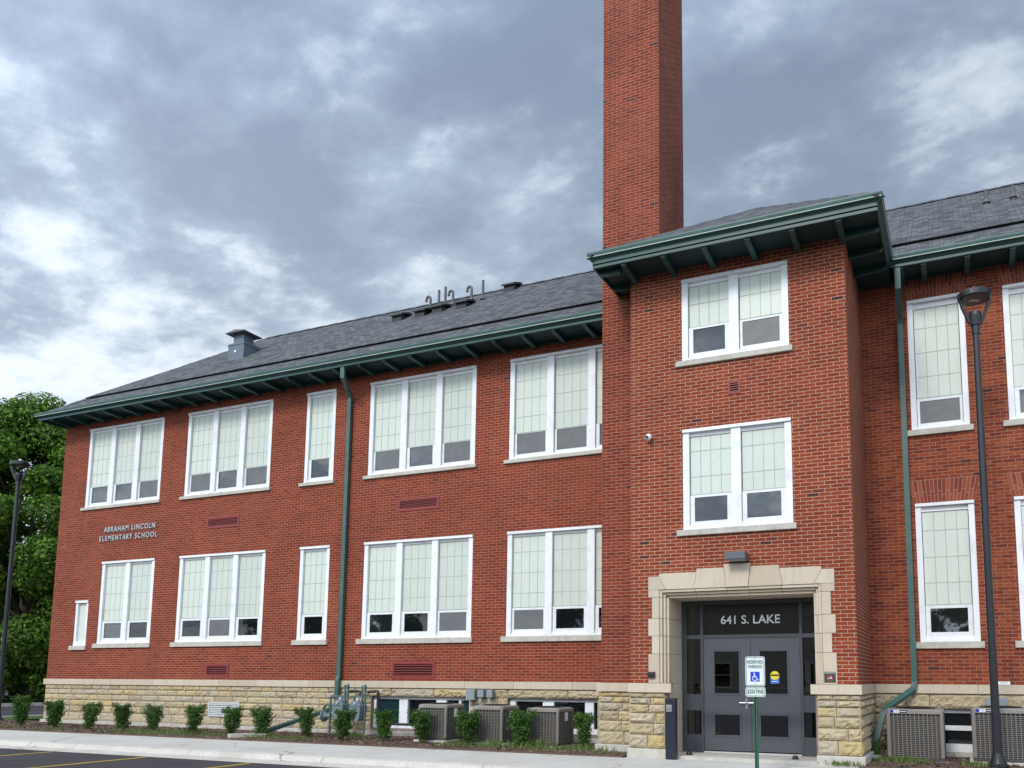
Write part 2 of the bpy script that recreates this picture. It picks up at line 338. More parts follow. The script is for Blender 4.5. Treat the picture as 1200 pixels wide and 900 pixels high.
def ground_mat(name, c1, c2, scale, rough=0.95, bump=0.3, bscale=40, speck=None, sscale=120, crack=0, stain=(.1, .1, .1)):
    M, t, b = mat(name); g = G(t)
    c = g.mix(g.mrange(g.noise(g.obj(), scale, 8, 0.62), 0.3, 0.7, 0, 1), c1, c2)
    if speck: c = g.mix(g.mrange(g.noise(g.obj(), sscale, 3, 0.7), 0.5, 0.7, 0, 0.8), c, speck)
    if crack:
        wv = g.n('ShaderNodeVectorMath', operation='ADD'); g.set(wv.inputs[0], g.obj()); nz = g.n('ShaderNodeTexNoise'); nz.inputs['Scale'].default_value = 1.6; nz.inputs['Detail'].default_value = 5; g.set(nz.inputs['Vector'], g.obj()); g.set(wv.inputs[1], nz.outputs['Color'])
        vo = g.n('ShaderNodeTexVoronoi', feature='DISTANCE_TO_EDGE'); g.set(vo.inputs['Vector'], wv.outputs[0]); vo.inputs['Scale'].default_value = crack
        ck = g.m('MULTIPLY', g.m('LESS_THAN', vo.outputs['Distance'], 0.006), g.mrange(g.noise(g.obj(), 0.5, 2, .5), .45, .6, 0, .8)); c = g.mix(ck, c, tuple(q * .35 for q in c1))
        c = g.mix(g.mrange(g.noise(g.obj(), 1.1, 6, 0.65, .4), 0.55, 0.78, 0, 0.5), c, stain)
    g.set(b.inputs['Base Color'], c); b.inputs['Roughness'].default_value = rough; b.inputs['Specular IOR Level'].default_value = 0.25
    g.set(b.inputs['Normal'], g.bump(g.noise(g.obj(), bscale, 6, 0.65), bump, 0.02)); return M
MT['asphalt'] = ground_mat('asphalt', (0.040, 0.036, 0.042), (0.062, 0.055, 0.060), 0.7, bscale=90, bump=0.35, speck=(0.10, 0.09, 0.09), crack=.42, stain=(0.026, 0.024, 0.028))
MT['concrete'] = ground_mat('concrete', (0.50, 0.475, 0.425), (0.60, 0.58, 0.535), 0.8, bscale=60, bump=0.12, speck=(0.43, 0.405, 0.36), crack=.3, stain=(0.40, 0.36, 0.30))
MT['curb'] = ground_mat('curb_concrete', (0.50, 0.46, 0.395), (0.62, 0.59, 0.53), 1.3, bscale=60, bump=0.12, speck=(0.38, 0.35, 0.31), sscale=25, crack=.35, stain=(0.36, 0.31, 0.25))
MT['mulch'] = ground_mat('mulch', (0.075, 0.045, 0.032), (0.16, 0.105, 0.075), 9.0, bscale=35, bump=1.0, speck=(0.25, 0.19, 0.145), sscale=45)
MT['grass'] = ground_mat('lawn', (0.045, 0.085, 0.02), (0.08, 0.125, 0.035), 3.0, bscale=50, bump=0.8)
MT['joint'] = plain('dark_joint', (0.16, 0.15, 0.135), 0.95)
MT['paint_yellow'] = ground_mat('yellow_road_paint', (0.62, 0.44, 0.05), (0.55, 0.38, 0.05), 3.0, bscale=60, bump=0.2, speck=(0.30, 0.22, 0.06), sscale=40)

# ------------------------------------------------------------------ mesh builder
class MB:
    def __init__(s): s.v = []; s.f = []; s.mi = []; s.uv = []
    def face(s, pts, mi=0, uv=None):
        i = len(s.v); s.v += [tuple(p) for p in pts]; s.f.append(tuple(range(i, i + len(pts)))); s.mi.append(mi); s.uv.append(uv)
    def raw(s, verts, faces, mi=0):
        i = len(s.v); s.v += [tuple(p) for p in verts]
        for f in faces: s.f.append(tuple(i + k for k in f)); s.mi.append(mi); s.uv.append(None)
    def box(s, x0, x1, y0, y1, z0, z1, mi=0):
        s.raw([(x0, y0, z0), (x1, y0, z0), (x1, y1, z0), (x0, y1, z0), (x0, y0, z1), (x1, y0, z1), (x1, y1, z1), (x0, y1, z1)],
              [(0, 3, 2, 1), (4, 5, 6, 7), (0, 1, 5, 4), (1, 2, 6, 5), (2, 3, 7, 6), (3, 0, 4, 7)], mi)
    def cbox(s, x0, x1, y0, y1, z0, z1, c=0.01, mi=0):
        """box with chamfered vertical and top edges"""
        bm = bmesh.new()
        vs = [bm.verts.new(p) for p in ((x0, y0, z0), (x1, y0, z0), (x1, y1, z0), (x0, y1, z0), (x0, y0, z1), (x1, y0, z1), (x1, y1, z1), (x0, y1, z1))]
        for f in ((0, 3, 2, 1), (4, 5, 6, 7), (0, 1, 5, 4), (1, 2, 6, 5), (2, 3, 7, 6), (3, 0, 4, 7)): bm.faces.new([vs[k] for k in f])
        bmesh.ops.bevel(bm, geom=bm.edges[:], offset=c, segments=2, affect='EDGES', profile=0.5)
        s.bm(bm, mi)
    def bm(s, bm, mi=0, M=None):
        bm.verts.index_update()
        vv = [(M @ v.co) if M else v.co for v in bm.verts]
        s.raw(vv, [[v.index for v in f.verts] for f in bm.faces], mi); bm.free()
    def prism(s, poly, a0, a1, axis='Y', mi=0):
        """poly: 2-D outline; extruded along axis. 'Y': (x,z), 'X': (y,z), 'Z': (x,y)"""
        def P(p, a): return {'Y': (p[0], a, p[1]), 'X': (a, p[0], p[1]), 'Z': (p[0], p[1], a)}[axis]
        n = len(poly); s.raw([P(p, a0) for p in poly] + [P(p, a1) for p in poly],
              [tuple(range(n)), tuple(range(2 * n - 1, n - 1, -1))] + [(i, i + n, (i + 1) % n + n, (i + 1) % n) for i in range(n)], mi)
    def tube(s, pts, r, n=8, mi=0, caps=True):
        pts = [Vector(p) for p in pts]; rs = r if isinstance(r, (list, tuple)) else [r] * len(pts); rings = []
        d0 = (pts[1] - pts[0]).normalized(); ref = Vector((0, 0, 1)) if abs(d0.z) < 0.9 else Vector((1, 0, 0))
        u = d0.cross(ref).normalized()
        for i, p in enumerate(pts):
            d = (pts[min(i + 1, len(pts) - 1)] - pts[max(i - 1, 0)]).normalized()
            u = (u - d * u.dot(d)).normalized(); w = d.cross(u)
            rings.append([p + (u * math.cos(2 * math.pi * k / n) + w * math.sin(2 * math.pi * k / n)) * rs[i] for k in range(n)])
        vs = [q for rg in rings for q in rg]
        fs = [(i * n + k, i * n + (k + 1) % n, (i + 1) * n + (k + 1) % n, (i + 1) * n + k) for i in range(len(pts) - 1) for k in range(n)]
        if caps: fs += [tuple(range(n - 1, -1, -1)), tuple((len(pts) - 1) * n + k for k in range(n))]
        s.raw(vs, fs, mi)
    def rect_tube(s, pts, w, d, mi=0, xdir=(1, 0, 0)):
        """rectangular pipe through pts; w across x, d across"""
        pts = [Vector(p) for p in pts]; X = Vector(xdir); rings = []
        for i, p in enumerate(pts):
            t = (pts[min(i + 1, len(pts) - 1)] - pts[max(i - 1, 0)]).normalized()
            x = (X - t * X.dot(t)).normalized(); y = t.cross(x)
            rings.append([p + x * (a * w / 2) + y * (b * d / 2) for a, b in ((-1, -1), (1, -1), (1, 1), (-1, 1))])
        vs = [q for rg in rings for q in rg]
        fs = [(i * 4 + k, i * 4 + (k + 1) % 4, (i + 1) * 4 + (k + 1) % 4, (i + 1) * 4 + k) for i in range(len(pts) - 1) for k in range(4)]
        fs += [(3, 2, 1, 0), tuple((len(pts) - 1) * 4 + k for k in range(4))]
        s.raw(vs, fs, mi)
    def lathe(s, prof, n=20, c=(0, 0, 0), axis='Z', mi=0):
        c = Vector(c); vs = []; 
        for r, h in prof:
            for k in range(n):
                a = 2 * math.pi * k / n
                p = (r * math.cos(a), r * math.sin(a), h) if axis == 'Z' else ((r * math.cos(a), h, r * math.sin(a)) if axis == 'Y' else (h, r * math.cos(a), r * math.sin(a)))
                vs.append(c + Vector(p))
        m_ = len(prof)
        fs = [(i * n + k, i * n + (k + 1) % n, (i + 1) * n + (k + 1) % n, (i + 1) * n + k) for i in range(m_ - 1) for k in range(n)]
        fs += [tuple(range(n - 1, -1, -1)), tuple((m_ - 1) * n + k for k in range(n))]
        s.raw(vs, fs, mi)
    def build(s, name, mats, parent=None, smooth=False, uvs=True, recalc=True):
        me = D.meshes.new(name); me.from_pydata([tuple(v) for v in s.v], [], s.f)
        if not isinstance(mats, (list, tuple)): mats = [mats]
        for m_ in mats: me.materials.append(m_)
        me.polygons.foreach_set('material_index', s.mi)
        if recalc:
            b = bmesh.new(); b.from_mesh(me); bmesh.ops.recalc_face_normals(b, faces=b.faces[:]); b.to_mesh(me); b.free()
        if uvs:
            lay = me.uv_layers.new(name='UVMap'); vv = me.vertices
            for p, u in zip(me.polygons, s.uv):
                nx, ny, nz = (abs(c) for c in p.normal)
                for k, li in enumerate(p.loop_indices):
                    co = vv[me.loops[li].vertex_index].co
                    if u == 'slope_x': q = (co.y, co.x * 1.22)
                    elif u == 'slope_y': q = (co.x, co.y * 1.22)
                    elif nz >= nx and nz >= ny: q = (co.x, co.y)
                    elif nx > ny: q = (co.y + 0.05, co.z)
                    else: q = (co.x, co.z)
                    lay.data[li].uv = q
        if smooth: me.polygons.foreach_set('use_smooth', [True] * len(me.polygons))
        me.update()
        o = D.objects.new(name, me); C.objects.link(o)
        if parent:
            o.parent = parent; o.matrix_parent_inverse = parent.matrix_world.inverted() if parent.type != 'EMPTY' else Matrix.Translation(-parent.location)
        return o

def thing(name, label, cat, loc=(0, 0, 0), group=None):
    o = D.objects.new(name, None); C.objects.link(o); o.location = loc; o.empty_display_size = 0.3
    tag(o, label, cat, group); return o
def tag(o, label, cat, group=None, kind=None):
    if label: o['label'] = label
    if cat: o['category'] = cat
    if group: o['group'] = group
    if kind: o['kind'] = kind
    return o
def struct(o): o['kind'] = 'structure'; return o
def dup(root, loc, label, rotz=0.0, scale=1.0):
    def cp(o, parent):
        c = o.copy(); C.objects.link(c); c.parent = parent
        for ch in o.children: cp(ch, c)
        return c
    r = cp(root, None); r.location = loc; r.rotation_euler = (0, 0, rotz); r.scale = (scale,) * 3; r['label'] = label; return r

def text_mb(mb, body, cx, y, cz, width, height, depth=0.01, mi=0, offset=0.0, tracking=1.0):
    """flat lettering facing -Y, fitted to width x height and centred on (cx, cz)"""
    cu = D.curves.new('lettering', 'FONT'); cu.body = body; cu.size = 1; cu.extrude = 0.02; cu.offset = offset; cu.space_character = tracking; cu.resolution_u = 3
    ob = D.objects.new('lettering', cu); C.objects.link(ob)
    dg = bpy.context.evaluated_depsgraph_get(); dg.update()
    me = D.meshes.new_from_object(ob.evaluated_get(dg))
    xs = [v.co.x for v in me.vertices]; ys = [v.co.y for v in me.vertices]
    x0, x1, y0, y1 = min(xs), max(xs), min(ys), max(ys)
    vs = [(cx + (v.co.x - (x0 + x1) / 2) / (x1 - x0) * width, y - (v.co.z + 0.02) / 0.04 * depth, cz + (v.co.y - (y0 + y1) / 2) / (y1 - y0) * height) for v in me.vertices]
    mb.raw(vs, [tuple(p.vertices) for p in me.polygons], mi)
    D.objects.remove(ob); D.curves.remove(cu); D.meshes.remove(me)

rng = random.Random(7)

# ------------------------------------------------------------------ ground
YE = -2.4           # front plane of the entrance block
def sheet(name, x0, x1, y0, y1, z, m_, z0=None):
    b = MB()
    if z0 is None: b.face([(x0, y0, z), (x1, y0, z), (x1, y1, z), (x0, y1, z)])
    else: b.box(x0, x1, y0, y1, z0, z)
    return struct(b.build(name, m_))
sheet('ground', -900, 900, -900, 900, -0.20, MT['grass'])
sheet('parking_lot', -60, 40, -34, -4.9, -0.125, MT['asphalt'])
sheet('side_street', -45.2, -31.6, -6, 120, -0.125, MT['asphalt'])
sheet('lawn', -31.3, -29.4, -2.66, 60, -0.005, MT['grass'], -0.2)
sheet('far_lawn', -120, -45.55, -34, 120, -0.02, MT['grass'], -0.2)
sheet('street_curb', -31.6, -31.3, -5.4, 60, 0.02, MT['curb'], -0.2)
sheet('far_street_curb', -45.55, -45.2, -6, 120, 0.03, MT['curb'], -0.2)
sheet('mulch_bed', -29.4, -5.9, -2.66, 0.4, 0.03, MT['mulch'], -0.2)
sheet('side_mulch_bed', -1.66, 14, -2.66, 0.4, 0.03, MT['mulch'], -0.2)
# sidewalk in poured slabs with joints, then the rolled curb with its gutter pan
b = MB(); x = -31.3; 
while x < 16:
    x1 = x + 1.9; b.box(x + 0.006, x1 - 0.006, -4.78, -2.66, -0.2, 0.0); x = x1
b.box(-31.3, 16, -4.775, -2.665, -0.2, -0.012, 1)
b.box(-5.86, -1.70, -2.655, -2.44, -0.2, -0.002)
struct(b.build('sidewalk', [MT['concrete'], MT['joint']]))
b = MB(); x = -31.3; k = 0
prof = [(-4.785, -0.2), (-4.785, 0.004), (-4.90, 0.0), (-4.955, -0.018), (-4.985, -0.06), (-5.02, -0.098), (-5.40, -0.115), (-5.40, -0.2)]
while x < 16:
    x1 = x + 3.4; b.prism(prof, x + 0.006, x1 - 0.006, 'X'); x = x1
b.prism([(-4.79, -0.2), (-4.79, -0.01), (-4.94, -0.03), (-5.02, -0.115), (-5.39, -0.122), (-5.39, -0.2)], -31.3, 16, 'X', 1)
struct(b.build('curb', [MT['curb'], MT['joint']]))
for i, xs in enumerate((-20.35, -17.63, -14.85, -12.13, -9.4, -6.7, -1.2, 1.5)):
    b = MB(); b.face([(xs - 0.05, -10.2, -0.121), (xs + 0.05, -10.2, -0.121), (xs + 0.05, -5.5, -0.121), (xs - 0.05, -5.5, -0.121)])
    struct(b.build('parking_stripe', MT['paint_yellow']))

# ------------------------------------------------------------------ the school
school = thing('school_building', 'two-storey red brick school with stone base, green eaves and a tall brick chimney', 'building', (-12, 0, 0))
def wall_y(mb, x0, x1, z0, z1, y, holes, reveal=0.16):
    """wall facing -Y at y with rectangular holes (hx0,hx1,hz0,hz1) and their reveals"""
    xs = sorted({x0, x1} | {h[0] for h in holes} | {h[1] for h in holes}); zs = sorted({z0, z1} | {h[2] for h in holes} | {h[3] for h in holes})
    for a, b_ in zip(xs, xs[1:]):
        for c, d in zip(zs, zs[1:]):
            mx_, mz_ = (a + b_) / 2, (c + d) / 2
            if any(h[0] < mx_ < h[1] and h[2] < mz_ < h[3] for h in holes): continue
            mb.face([(a, y, c), (b_, y, c), (b_, y, d), (a, y, d)])
    for hx0, hx1, hz0, hz1 in holes:
        y2 = y + reveal
        mb.face([(hx0, y, hz0), (hx0, y2, hz0), (hx0, y2, hz1), (hx0, y, hz1)]); mb.face([(hx1, y, hz0), (hx1, y, hz1), (hx1, y2, hz1), (hx1, y2, hz0)])
        mb.face([(hx0, y, hz1), (hx0, y2, hz1), (hx1, y2, hz1), (hx1, y, hz1)]); mb.face([(hx0, y, hz0), (hx1, y, hz0), (hx1, y2, hz0), (hx0, y2, hz0)])

XL, XR = -26.35, 12.0
ZB = 1.372          # top of the stone belt
# windows: (x0, x1, top, lights, offsets below the top: panel top, grid rows, panel bottom, glass top, glass bottom, frame bottom, sill bottom)
LOFF = (.125, (.50, 1.0, 1.49), 1.815, 1.89, 2.345, 2.51, 2.645)
LUP = (.135, (.56, 1.01, 1.475), 1.865, 1.895, 2.40, 2.535, 2.63)
EMID = (.135, (.425, .925), 1.265, 1.33, 1.79, 1.95, 2.065)
EUP = (.135, (.50,), 0.96, 1.02, 1.50, 1.655, 1.765)
RLO = (.16, (.54, 1.065, 1.57), 1.99, 2.07, 2.53, 2.715, 2.845)
RUP = (.175, (.59, 1.10, 1.60), 2.03, 2.105, 2.56, 2.70, 2.82)
S, Gl, Dk = 2, 0, 1
WINS = []
for x0, x1, n, kk in ((-25.20, -21.88, 3, (Gl, Gl, S)), (-20.87, -17.565, 3, (S, Gl, S)), (-16.34, -15.32, 1, (Gl,)), (-14.175, -10.89, 3, (S, Gl, S)), (-9.93, -6.62, 3, (S, S, Gl))):
    WINS.append(('L', x0, x1, 9.25, n, LUP, kk))
for x0, x1, n, kk in ((-24.18, -21.89, 2, (Gl, Dk)), (-20.87, -17.565, 3, (Dk, S, Dk)), (-16.34, -15.32, 1, (Dk,)), (-14.19, -10.89, 3, (Gl, Dk, S)), (-9.93, -6.62, 3, (S, Dk, Dk))):
    WINS.append(('L', x0, x1, 4.945, n, LOFF, kk))
WINS.append(('E', -4.757, -2.69, 9.21, 2, EUP, (Gl, S)))
WINS.append(('E', -4.757, -2.69, 6.195, 2, EMID, (Gl, Gl)))
for k in range(6):
    WINS.append(('R', -0.75 + 1.75 * k, 0.32 + 1.75 * k, 4.90, 1, RLO, (Gl,))); WINS.append(('R', -0.75 + 1.75 * k, 0.32 + 1.75 * k, 9.085, 1, RUP, (S if k % 2 == 0 else Gl,)))
PLY = {'L': 0.0, 'E': YE, 'R': 0.0}
holes = {'L': [], 'E': [], 'R': []}
def make_window(pl, x0, x1, T, n, off, kinds):
    y = PLY[pl]; pt, rows, pb, gt, gb, fb, sb = off
    z0 = T - fb; jw = 0.125 if n > 1 else 0.11; mw = 0.185
    holes[pl].append((x0, x1, T - sb, T))
    f = MB()
    f.box(x0 + .003, x1 - .003, y - 0.022, y + 0.10, T - 0.062, T - .003)              # head mould
    f.box(x0 + .003, x0 + jw, y + 0.012, y + 0.13, z0, T - 0.064)
    f.box(x1 - jw, x1 - .003, y + 0.012, y + 0.13, z0, T - 0.064)
    f.box(x0 + jw + .002, x1 - jw - .002, y + 0.06, y + 0.13, T - pt, T - 0.064)
    f.box(x0 + .006, x1 - .006, y + 0.004, y + 0.125, z0, z0 + 0.045)                  # bottom board
    f.box(x0 + jw + .002, x1 - jw - .002, y + 0.05, y + 0.128, z0 + 0.047, T - gb - 0.052)
    lw = (x1 - x0 - 2 * jw - (n - 1) * mw) / n; xs = [x0 + jw + i * (lw + mw) for i in range(n)]
    for i in range(n - 1): f.box(xs[i] + lw + .002, xs[i] + lw + mw - .002, y + 0.008, y + 0.135, z0 + 0.047, T - 0.066)
    fr = f.build('window', MT['white'], school)
    p = MB()
    for xa in xs:
        a, c = xa + 0.012, xa + lw - 0.012
        p.box(a, c, y + 0.085, y + 0.115, T - pb, T - pt - .002)
        for q in range(1, 4): gx = a + (c - a) * q / 4; p.box(gx - .006, gx + .006, y + 0.0825, y + 0.09, T - pb + .004, T - pt - .006, 1)
        for rz in rows: p.box(a + .004, c - .004, y + 0.0818, y + 0.09, T - rz - .006, T - rz + .006, 1)
        p.box(a, c, y + 0.066, y + 0.12, T - pb - 0.018, T - pb - .002, 1)
    p.build('translucent_panel', [MT['panel'], MT['grid']], fr)
    s_ = MB(); gmb = MB()
    for xa, kd in zip(xs, kinds):
        a, c = xa + 0.008, xa + lw - 0.008; sw = 0.085 if kd != S else 0.05
        zt, zb = T - pb - 0.02, T - gb - 0.05
        yy = y + (0.055 if kd != S else 0.07)
        s_.box(a, a + sw, yy, y + .118, zb, zt); s_.box(c - sw, c, yy, y + .118, zb, zt)
        s_.box(a + sw + .001, c - sw - .001, yy, y + .118, T - gt, zt); s_.box(a + sw + .001, c - sw - .001, yy, y + .118, zb, T - gb)
        gmb.box(a + sw - .004, c - sw + .004, y + (0.075 if kd != S else 0.082), y + 0.1, T - gb - .004, T - gt + .004, kd)
    s_.build('sash', MT['sash'], fr)
    gmb.build('pane', [MT['glass'], MT['glass_dark'], MT['screen']], fr)
    sl = MB(); sl.cbox(x0 - 0.11, x1 + 0.06, y - 0.06, y + 0.10, T - sb, T - fb - .003, 0.008)
    sl.build('sill', MT['sill'], fr)
for w in WINS: make_window(*w)
# the small blind window near the corner
x0, x1, T = -25.25, -24.665, 3.783
holes['L'].append((x0, x1, T - 1.53, T))
f = MB(); f.box(x0 + .003, x1 - .003, -.02, .1, T - .075, T - .003); f.box(x0 + .003, x0 + .1, .012, .13, T - 1.4, T - .077); f.box(x1 - .1, x1 - .003, .012, .13, T - 1.4, T - .077); f.box(x0 + .006, x1 - .006, .004, .125, T - 1.4, T - 1.27)
fr = f.build('window', MT['white'], school)
p = MB(); p.box(x0 + .1, x1 - .1, .08, .11, T - 1.27, T - .08); p.build('translucent_panel', MT['panel'], fr)
p = MB(); p.cbox(x0 - .1, x1 + .05, -.06, .1, T - 1.53, T - 1.403, .008); p.build('sill', MT['sill'], fr)

# walls
LOUV = [(-13.15, -11.915, 5.693, 6.0), (-13.17, -11.905, 1.44, 1.845), (-19.84, -18.615, 5.697, 6.003), (-19.565, -18.71, 1.46, 1.81)]
b = MB(); wall_y(b, XL, -5.9, ZB, 9.7, 0, holes['L'] + LOUV)
b.face([(XL, 0, ZB), (XL, 7.9, ZB), (XL, 7.9, 9.7), (XL, 0, 9.7)]); b.face([(XL, 7.9, ZB), (XR, 7.9, ZB), (XR, 7.9, 9.7), (XL, 7.9, 9.7)])
b.build('brick_wall', MT['brick_left'], school, recalc=False)
b = MB(); wall_y(b, -1.66, XR, ZB, 9.7, 0, holes['R'])
b.face([(XR, 0, ZB), (XR, 7.9, ZB), (XR, 7.9, 9.7), (XR, 0, 9.7)]); b.face([(XR, 0, 9.7), (XR, 7.9, 9.7), (XR, 3.94, 13.2)])
b.build('brick_wall', MT['brick_right'], school, recalc=False)
EX0, EX1 = -5.82, -1.66
DOORHOLE = (-5.245, -2.225, ZB, 3.14)
b = MB(); wall_y(b, EX0, EX1, ZB, 9.6, YE, holes['E'] + [DOORHOLE, (-3.83, -3.63, 6.79, 7.01)], 0.12)
b.face([(EX0, YE, ZB), (EX0, 0, ZB), (EX0, 0, 9.6), (EX0, YE, 9.6)]); b.face([(EX1, YE, ZB), (EX1, 0, ZB), (EX1, 0, 9.6), (EX1, YE, 9.6)])
b.build('brick_wall', MT['brick_tower'], school, recalc=False)

# flat arches of upright bricks over the right-hand windows
def voussoir():
    M, t, bb = mat('arch_bricks'); g = G(t)
    c = g.ramp(g.island(), [(0, (0.16, 0.03, 0.018)), (0.4, (0.23, 0.042, 0.022)), (0.8, (0.29, 0.062, 0.028)), (1, (0.33, 0.085, 0.04))])
    g.set(bb.inputs['Base Color'], g.mix(g.mrange(g.noise(g.obj(), 30, 4, .6), .3, .7, 0, .3), c, (0.14, 0.03, 0.02))); bb.inputs['Roughness'].default_value = .9; return M
MT['arch'] = voussoir(); MT['arch_mortar'] = plain('arch_mortar', (0.36, 0.21, 0.15), .95, var=.15, vscale=12)
for pl, x0, x1, T, n, off, kk in WINS:
    if pl != 'R': continue
    zt = T + 0.46; e0, e1 = x0 - 0.02, x1 + 0.02; t0, t1 = x0 - 0.10, x1 + 0.13
    b = MB(); b.prism([(e0, T + .002), (e1, T + .002), (t1, zt), (t0, zt)], -0.004, 0.01, 'Y', 1)
    nb = 17
    for i in range(nb):
        a0, a1 = (i + .08) / nb, (i + .92) / nb
        for r0, r1 in ((.01, .47), (.50, .99)) if i % 2 else ((.01, .30), (.33, .99)):
            P = lambda a, r: (e0 + (e1 - e0) * a + ((t0 + (t1 - t0) * a) - (e0 + (e1 - e0) * a)) * r, T + .002 + (zt - T) * r)
            b.prism([P(a0, r0), P(a1, r0), P(a1, r1), P(a0, r1)], -0.008, -0.0045, 'Y', 0)
    b.build('flat_arch', [MT['arch'], MT['arch_mortar']], school)

# red louvres
for x0, x1, z0, z1 in LOUV + [(-3.83, -3.63, 6.79, 7.01)]:
    y = YE if z0 == 6.79 else 0.0
    b = MB(); fw = .05 if x1 - x0 > .5 else .02
    b.box(x0 - .01, x1 + .01, y - .014, y + .05, z1 - fw, z1 + .01); b.box(x0 - .01, x1 + .01, y - .014, y + .05, z0 - .01, z0 + fw)
    b.box(x0 - .01, x0 + fw, y - .014, y + .05, z0 + fw + .001, z1 - fw - .001); b.box(x1 - fw, x1 + .01, y - .014, y + .05, z0 + fw + .001, z1 - fw - .001)
    b.box(x0 + fw, x1 - fw, y + .05, y + .06, z0 + fw, z1 - fw, 1)
    n = 5 if x1 - x0 > .5 else 4; h = (z1 - z0 - 2 * fw) / n
    for i in range(n):
        zc = z0 + fw + (i + .5) * h
        b.prism([(y - .008, zc - .30 * h), (y - .008, zc + .10 * h), (y + .006, zc + .10 * h), (y + .006, zc - .30 * h)], x0 + fw + .002, x1 - fw - .002, 'X')
    b.build('wall_louvre', [MT['louvre'], MT['louvre_dark']], school)

# rock-faced stone base ------------------------------------------------
def rock(mb, o, ux, x0, x1, z0, z1, bulge, seed, nrm):
    """one rough stone: o + ux*x, facing nrm"""
    o, ux, nrm = Vector(o), Vector(ux), Vector(nrm); nx = max(5, int((x1 - x0) / .05)); nz = max(4, int((z1 - z0) / .042)); vs = []; g_ = .006
    for j in range(nz + 1):
        for i in range(nx + 1):
            s_, t_ = i / nx, j / nz
            e = min(min(s_, 1 - s_) * (x1 - x0), min(t_, 1 - t_) * (z1 - z0))
            prof_ = min(1, e / .03) ** .55
            pos = o + ux * (x0 + g_ + s_ * (x1 - x0 - 2 * g_)); zz_ = z0 + g_ + t_ * (z1 - z0 - 2 * g_)
            nn = noise.noise(Vector((pos.x * 7 + seed, pos.y * 7, zz_ * 9))) * .6 + noise.noise(Vector((pos.x * 19 + seed, pos.y * 19, zz_ * 23 + 3))) * .75
            d = prof_ * (bulge * (.62 + .95 * nn))
            if e == 0: d = -.004
            p_ = pos + nrm * d; vs.append((p_.x, p_.y, zz_))
    W = nx + 1
    fs = [(j * W + i, j * W + i + 1, (j + 1) * W + i + 1, (j + 1) * W + i) for j in range(nz) for i in range(nx)]
    mb.raw(vs, fs, 0)
def courses(mb, o, ux, nrm, X0, X1, zs, smin, smax, bulge, holes_=(), r=rng):
    for z0, z1 in zip(zs, zs[1:]):
        x = X0
        while x < X1 - .01:
            w = r.uniform(smin, smax) * (1 + (z1 - z0))
            x1 = X1 if X1 - (x + w) < smin * .7 else x + w
            segs = [(x, x1)]
            for hx0, hx1, hz0, hz1 in holes_:
                if hz0 < (z0 + z1) / 2 < hz1:
                    ns = []
                    for a, c in segs:
                        if c <= hx0 or a >= hx1: ns.append((a, c)); continue
                        if a < hx0: ns.append((a, hx0))
                        if c > hx1: ns.append((hx1, c))
                    segs = ns
            for a, c in segs:
                if c - a > .04: rock(mb, o, ux, a, c, z0, z1, bulge * r.uniform(.6, 1.3), r.uniform(0, 90), nrm)
            x = x1
ZC = [.13, .37, .57, .74, .905, 1.06, 1.195]
BAS = [(-13.78, -10.88, .20, .985), (-9.84, -7.55, .20, .985)]
BASR = [(-0.55, 0.95, .10, .91), (2.4, 3.9, .10, .91)]
def base_backing(mb, x0, x1, y, hs, z1=1.2):
    wall_y(mb, x0, x1, -.1, z1, y + .012, hs, .3)
b = MB(); courses(b, (0, -.008, 0), (1, 0, 0), (0, -1, 0), XL, -14.3, ZC, .26, .62, .030)
courses(b, (0, -.008, 0), (1, 0, 0), (0, -1, 0), -14.3, -6.71, [.13, .37, .60, .80, .985], .35, .7, .036, BAS)
courses(b, (0, -.008, 0), (1, 0, 0), (0, -1, 0), -14.3, -6.71, [.985, 1.195], .8, 1.3, .05)
courses(b, (XL, 0, 0), (0, 1, 0), (-1, 0, 0), 0, 7.9, ZC, .3, .6, .03)
k0 = len(b.f); base_backing(b, XL, -5.9, 0, BAS); b.face([(XL + .012, 0, -.1), (XL + .012, 7.9, -.1), (XL + .012, 7.9, 1.2), (XL + .012, 0, 1.2)])
b.mi[k0:] = [1] * (len(b.f) - k0)
b.build('stone_base', [MT['stone'], MT['stone_mortar']], school, recalc=False)
ZE = [.17, .42, .63, .82, .98, 1.10, 1.195]
b = MB()
courses(b, (0, YE - .01, 0), (1, 0, 0), (0, -1, 0), EX0 - .03, -5.13, ZE, .22, .46, .055); courses(b, (0, YE - .01, 0), (1, 0, 0), (0, -1, 0), -2.36, EX1 + .03, ZE, .22, .42, .055)
courses(b, (EX1 + .01, YE, 0), (0, 1, 0), (1, 0, 0), 0, 2.4, ZE, .3, .6, .06)
courses(b, (0, -1.76, 0), (1, 0, 0), (0, -1, 0), -6.76, EX0 - .03, ZE, .25, .5, .045)
k0 = len(b.f)
wall_y(b, EX0, EX1, -.1, 1.2, YE + .012, [(-5.10, -2.385, -.2, 1.3)], .2); b.face([(EX1 - .012, YE, -.1), (EX1 - .012, 0, -.1), (EX1 - .012, 0, 1.2), (EX1 - .012, YE, 1.2)])
b.face([(EX0 + .012, YE, -.1), (EX0 + .012, 0, -.1), (EX0 + .012, 0, 1.2), (EX0 + .012, YE, 1.2)]); wall_y(b, -6.71, -5.9, -.1, 1.2, -1.738, []); b.face([(-6.70, -1.738, -.1), (-6.70, 0, -.1), (-6.70, 0, 1.2), (-6.70, -1.738, 1.2)])
b.mi[k0:] = [1] * (len(b.f) - k0)
b.build('stone_base', [MT['stone'], MT['stone_mortar']], school, recalc=False)
b = MB(); courses(b, (0, -.008, 0), (1, 0, 0), (0, -1, 0), EX1, XR, [.13, .37, .60, .80, .91], .35, .7, .04, BASR); courses(b, (0, -.008, 0), (1, 0, 0), (0, -1, 0), EX1, XR, [.91, 1.195], .8, 1.7, .06)
